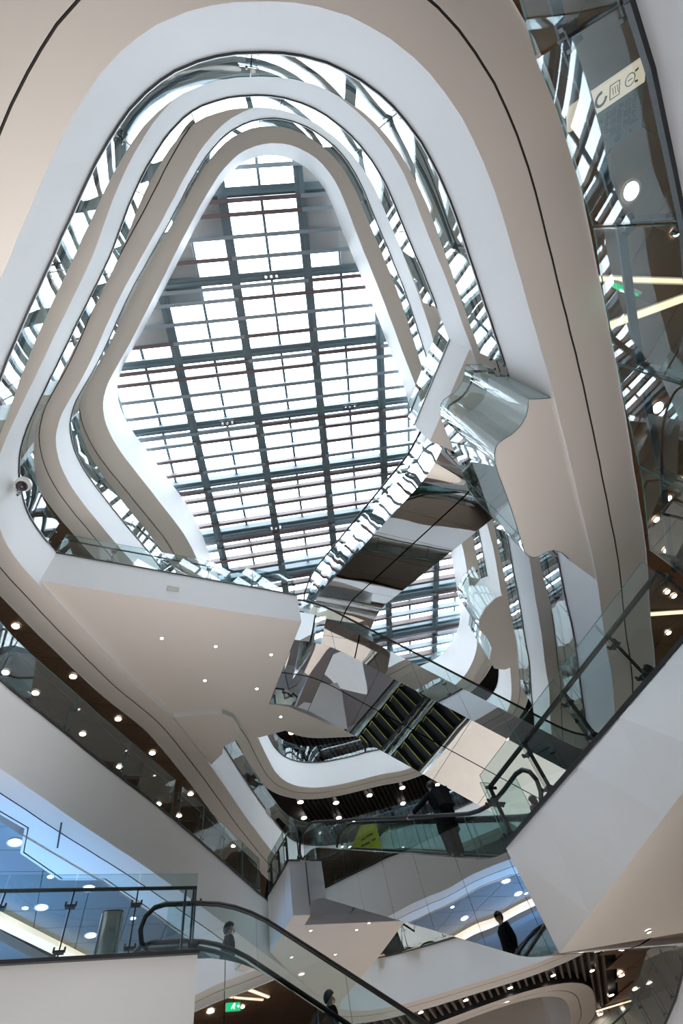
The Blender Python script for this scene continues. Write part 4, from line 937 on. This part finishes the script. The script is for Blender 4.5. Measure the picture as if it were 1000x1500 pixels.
# ------------------------------------------------------------------ people
def skin(name, nodes, edges, m, parent, root=0, sub=2):
    me = bpy.data.meshes.new(name); me.from_pydata([tuple(n[0]) for n in nodes], edges, []); me.materials.append(m)
    o = bpy.data.objects.new(name, me); C.objects.link(o); o.parent = parent
    md = o.modifiers.new('skin', 'SKIN'); md.use_smooth_shade = True
    if not me.skin_vertices: me.skin_vertices.new(name='')
    sv = me.skin_vertices[0].data
    for i, n in enumerate(nodes):
        r = n[1]; sv[i].radius = (r, r) if not isinstance(r, tuple) else r
    sv[root].use_root = True
    s = o.modifiers.new('sub', 'SUBSURF'); s.levels = sub; s.render_levels = sub
    return o
SKIN = mat('skin', (.52, .34, .26), .55)
def person(loc, face, H, label, coat, trou, hair, lhand=None, rhand=None, lean=0.0, coat_len=.42, mats_shoe=None, bag=False, long_hair=False):
    """local x = right, y = forward, z = up; built at 1.75 m and scaled"""
    r = tag(empty('person', loc), label, 'person')
    fwd = Vector((face.x, face.y, 0)).normalized()
    r.rotation_euler = (0, 0, math.atan2(-fwd.x, fwd.y))
    k = H/1.75; r.scale = (k, k, k)
    inv = Matrix.Rotation(-r.rotation_euler.z, 3, 'Z')
    def L(h): return inv @ ((h-loc)/k)
    V = Vector; ly = lambda z: lean*max(0, z-.95)
    def P(x, y, z): return V((x, y+ly(z), z))
    lh = L(lhand) if lhand else P(-.27, .08, .80); rh = L(rhand) if rhand else P(.27, .06, .80)
    shl, shr = P(-.19, 0, 1.43), P(.19, 0, 1.43)
    def elbow(s, h, sx):
        d = h-s; D = min(d.length, .56); mid = s+d*.5
        off_ = math.sqrt(max(0.0, .29**2-(D/2)**2)); dn = V((sx*.5, -.5, -.8)); dn = (dn-d.normalized()*dn.dot(d.normalized())).normalized()
        return mid+dn*off_
    el, er = elbow(shl, lh, -1), elbow(shr, rh, 1)
    # body: one continuous surface
    N = [(P(0, 0, .95), .13), (P(0, 0, 1.15), .12), (P(0, 0, 1.36), .13), (P(0, .0, 1.48), .06), (P(0, .02, 1.56), .062), (P(0, .03, 1.64), .088), (P(0, .02, 1.71), .075),
         (shl, .055), (el, .042), (lh+(el-lh)*.12, .028), (shr, .055), (er, .042), (rh+(er-rh)*.12, .028),
         (P(-.10, 0, .86), .085), (P(-.11, .03, .48), .058), (P(-.11, 0, .09), .042), (P(-.12, .13, .04), .04),
         (P(.10, 0, .86), .085), (P(.11, .04, .48), .058), (P(.11, .02, .09), .042), (P(.12, .15, .04), .04)]
    E_ = [(0, 1), (1, 2), (2, 3), (3, 4), (4, 5), (5, 6), (2, 7), (7, 8), (8, 9), (2, 10), (10, 11), (11, 12), (0, 13), (13, 14), (14, 15), (15, 16), (0, 17), (17, 18), (18, 19), (19, 20)]
    skin('body', N, E_, SKIN, r, 0)
    # face
    hc = P(0, .03, 1.63)
    b = B(); b.tube([hc+V((0, .085, .03)), hc+V((0, .108, -.015)), hc+V((0, .10, -.03))], [.010, .017, .012], 8); b.build('nose', SKIN, r, True)
    for s in (-1, 1):
        B().tube([hc+V((.034*s, .083, .025)), hc+V((.034*s, .092, .025))], [.013, .006], 8).build('eye', INK, r, True)
        B().tube([hc+V((.084*s, .0, .025)), hc+V((.100*s, -.01, .03))], [.03, .022], 8).build('ear', SKIN, r, True)
    B().obox(hc+V((0, .088, -.048)), V((1, 0, 0)), V((0, 1, 0)), Z, .024, .008, .006).build('mouth', mat('lips', (.4, .18, .15), .5), r)
    # hair: a cap over crown, back and sides
    vs = []; fs = []; nu, nv = 14, 8; rx, ry, rz = .103, .118, .125; cc = hc+V((0, -.008, .035))
    for j in range(nv+1):
        for i in range(nu):
            a_ = 2*PI*i/nu; fr_ = math.sin(a_)          # front is +y
            low = .55*PI*(1-.42*max(0, fr_)) + (.22*PI*max(0, -fr_)); th = low*j/nv
            vs.append(cc+V((rx*math.sin(th)*math.cos(a_), ry*math.sin(th)*math.sin(a_), rz*math.cos(th) - (.12*max(0, (j-5)/3)*max(0, -fr_+.3) if long_hair else 0))))
    for j in range(nv):
        for i in range(nu): fs.append((j*nu+i, j*nu+(i+1) % nu, (j+1)*nu+(i+1) % nu, (j+1)*nu+i))
    o = mk('hair', vs, fs, hair, r, True); sm = o.modifiers.new('thick', 'SOLIDIFY'); sm.thickness = .02; sm.offset = 0
    # hands: palm, four fingers and a thumb closing on what they hold
    for h, e, s in ((lh, el, -1), (rh, er, 1)):
        f = (h-e).normalized(); sd = f.cross(Z)
        if sd.length < .1: sd = V((1, 0, 0))
        sd.normalize(); dn = f.cross(sd)
        if dn.z > 0: dn = -dn
        w0 = h-f*.03
        nd = [(w0, .026), (h+f*.03, .034), (h+f*.06, .03)]; ed = [(0, 1), (1, 2)]
        skin('hand', nd, ed, SKIN, r, 0, 1)
        for q in range(4):
            o0 = h+f*.06+sd*(-.030+.02*q); ln = (.028, .032, .031, .025)[q]
            skin('finger', [(o0, .0095), (o0+f*ln, .009), (o0+f*(ln+.012)+dn*.024, .0085), (o0+f*(ln-.01)+dn*.04, .0075)], [(0, 1), (1, 2), (2, 3)], SKIN, r, 0, 1)
        t0 = h+f*.01-sd*.03*s
        skin('thumb', [(t0, .012), (t0+f*.02-sd*.018*s+dn*.012, .0105), (t0+f*.038-sd*.014*s+dn*.034, .009)], [(0, 1), (1, 2)], SKIN, r, 0, 1)
    # jacket with sleeves
    c_ = .95-coat_len
    N = [(P(0, -.01, 1.0), (.19, .17)), (P(0, -.01, 1.2), (.19, .17)), (P(0, -.01, 1.38), (.185, .15)), (P(0, 0, 1.47), .09), (P(0, .01, 1.52), .085),
         (shl, .075), (el, .062), (lh+(el-lh)*.22, .048), (shr, .075), (er, .062), (rh+(er-rh)*.22, .048)]
    skin('jacket', N, [(0, 1), (1, 2), (2, 3), (3, 4), (2, 5), (5, 6), (6, 7), (2, 8), (8, 9), (9, 10)], coat, r, 0)
    vs = []; fs = []; n = 20
    for j, (zz, rr) in enumerate(((1.05, .19), (.92, .21), (.95-coat_len*.5, .235), (c_, .255), (c_, .24), (1.0, .16))):
        for i in range(n):
            a_ = 2*PI*i/n; q = 1+.03*math.sin(3*a_+zz*7); vs.append(P(0, 0, 0)*0+V((rr*q*math.cos(a_), rr*.82*q*math.sin(a_)+ly(zz), zz)))
    for j in range(5):
        for i in range(n): fs.append((j*n+i, j*n+(i+1) % n, (j+1)*n+(i+1) % n, (j+1)*n+i))
    mk('jacket_skirt', vs, fs, coat, r, True)
    # trousers and shoes
    skin('trousers', [(P(0, 0, .93), .155), (P(-.095, 0, .84), .13), (P(-.11, .03, .48), .112), (P(-.11, 0, .12), .10), (P(.095, 0, .84), .13), (P(.11, .04, .48), .112), (P(.11, .02, .12), .10)],
         [(0, 1), (1, 2), (2, 3), (0, 4), (4, 5), (5, 6)], trou, r, 0)
    for s, dy in ((-1, 0), (1, .02)):
        skin('shoe', [(V((.11*s, -.06+dy, .055)), .05), (V((.115*s, .05+dy, .05)), .052), (V((.12*s, .16+dy, .04)), .042)], [(0, 1), (1, 2)], mats_shoe or INK, r, 1)
    if bag:
        b = B(); b.prism([(-.12, -.37), (.12, -.37), (.17, -.31), (.19, -.22), (.15, -.16), (-.15, -.16), (-.19, -.22), (-.17, -.31)], 1.0, 1.42)
        for v in b.v: v.y += ly(v.z)
        o = b.build('backpack', mat('bag_black', (.008, .009, .011), .8, spec=.2), r); bv = o.modifiers.new('b', 'BEVEL'); bv.width = .05; bv.segments = 3
    return r
BLACKC = mat('black_cloth', (.007, .010, .014), .9, var=.3, vscale=8, spec=.15); OLIVE = mat('olive_cloth', (.055, .055, .035), .85, var=.2, vscale=8); GREYC = mat('grey_trouser', (.03, .034, .032), .9, spec=.15)
HAIRB = mat('black_hair', (.010, .009, .009), .5); HAIRR = mat('brown_hair', (.10, .05, .035), .5)
def step_z(w): return L1+(w-7.6)*(5.1/8.84)
person(uw(7.24, 9.70, 5.12), dw_, 1.82, 'man in a long dark coat leaning on the escalator handrail, seen from below', BLACKC, GREYC, HAIRB,
       lhand=uw(6.66, 10.16, 6.36), lean=.10, coat_len=.36, bag=True)
person(uw(3.02, 12.80, 3.74), du_, 1.75, 'dark-haired rider in black whose head shows above the bottom escalator side', BLACKC, GREYC, HAIRB)
person(uw(5.14, 12.80, 2.50), du_, 1.72, 'second dark rider further down the bottom escalator', BLACKC, GREYC, HAIRB)
person(Vector((4.25, 8.62, L1)), Vector((-.3, 1, 0)), 1.62, 'person of whom only the dark head shows above the white slab edge', BLACKC, GREYC, HAIRB)
person(uw(8.95, 8.58, 4.47), dw_, 1.42, 'small brown-haired person behind the corner glass of the white slab', mat('red_brown_coat', (.16, .08, .06), .8), GREYC, HAIRR, long_hair=True)
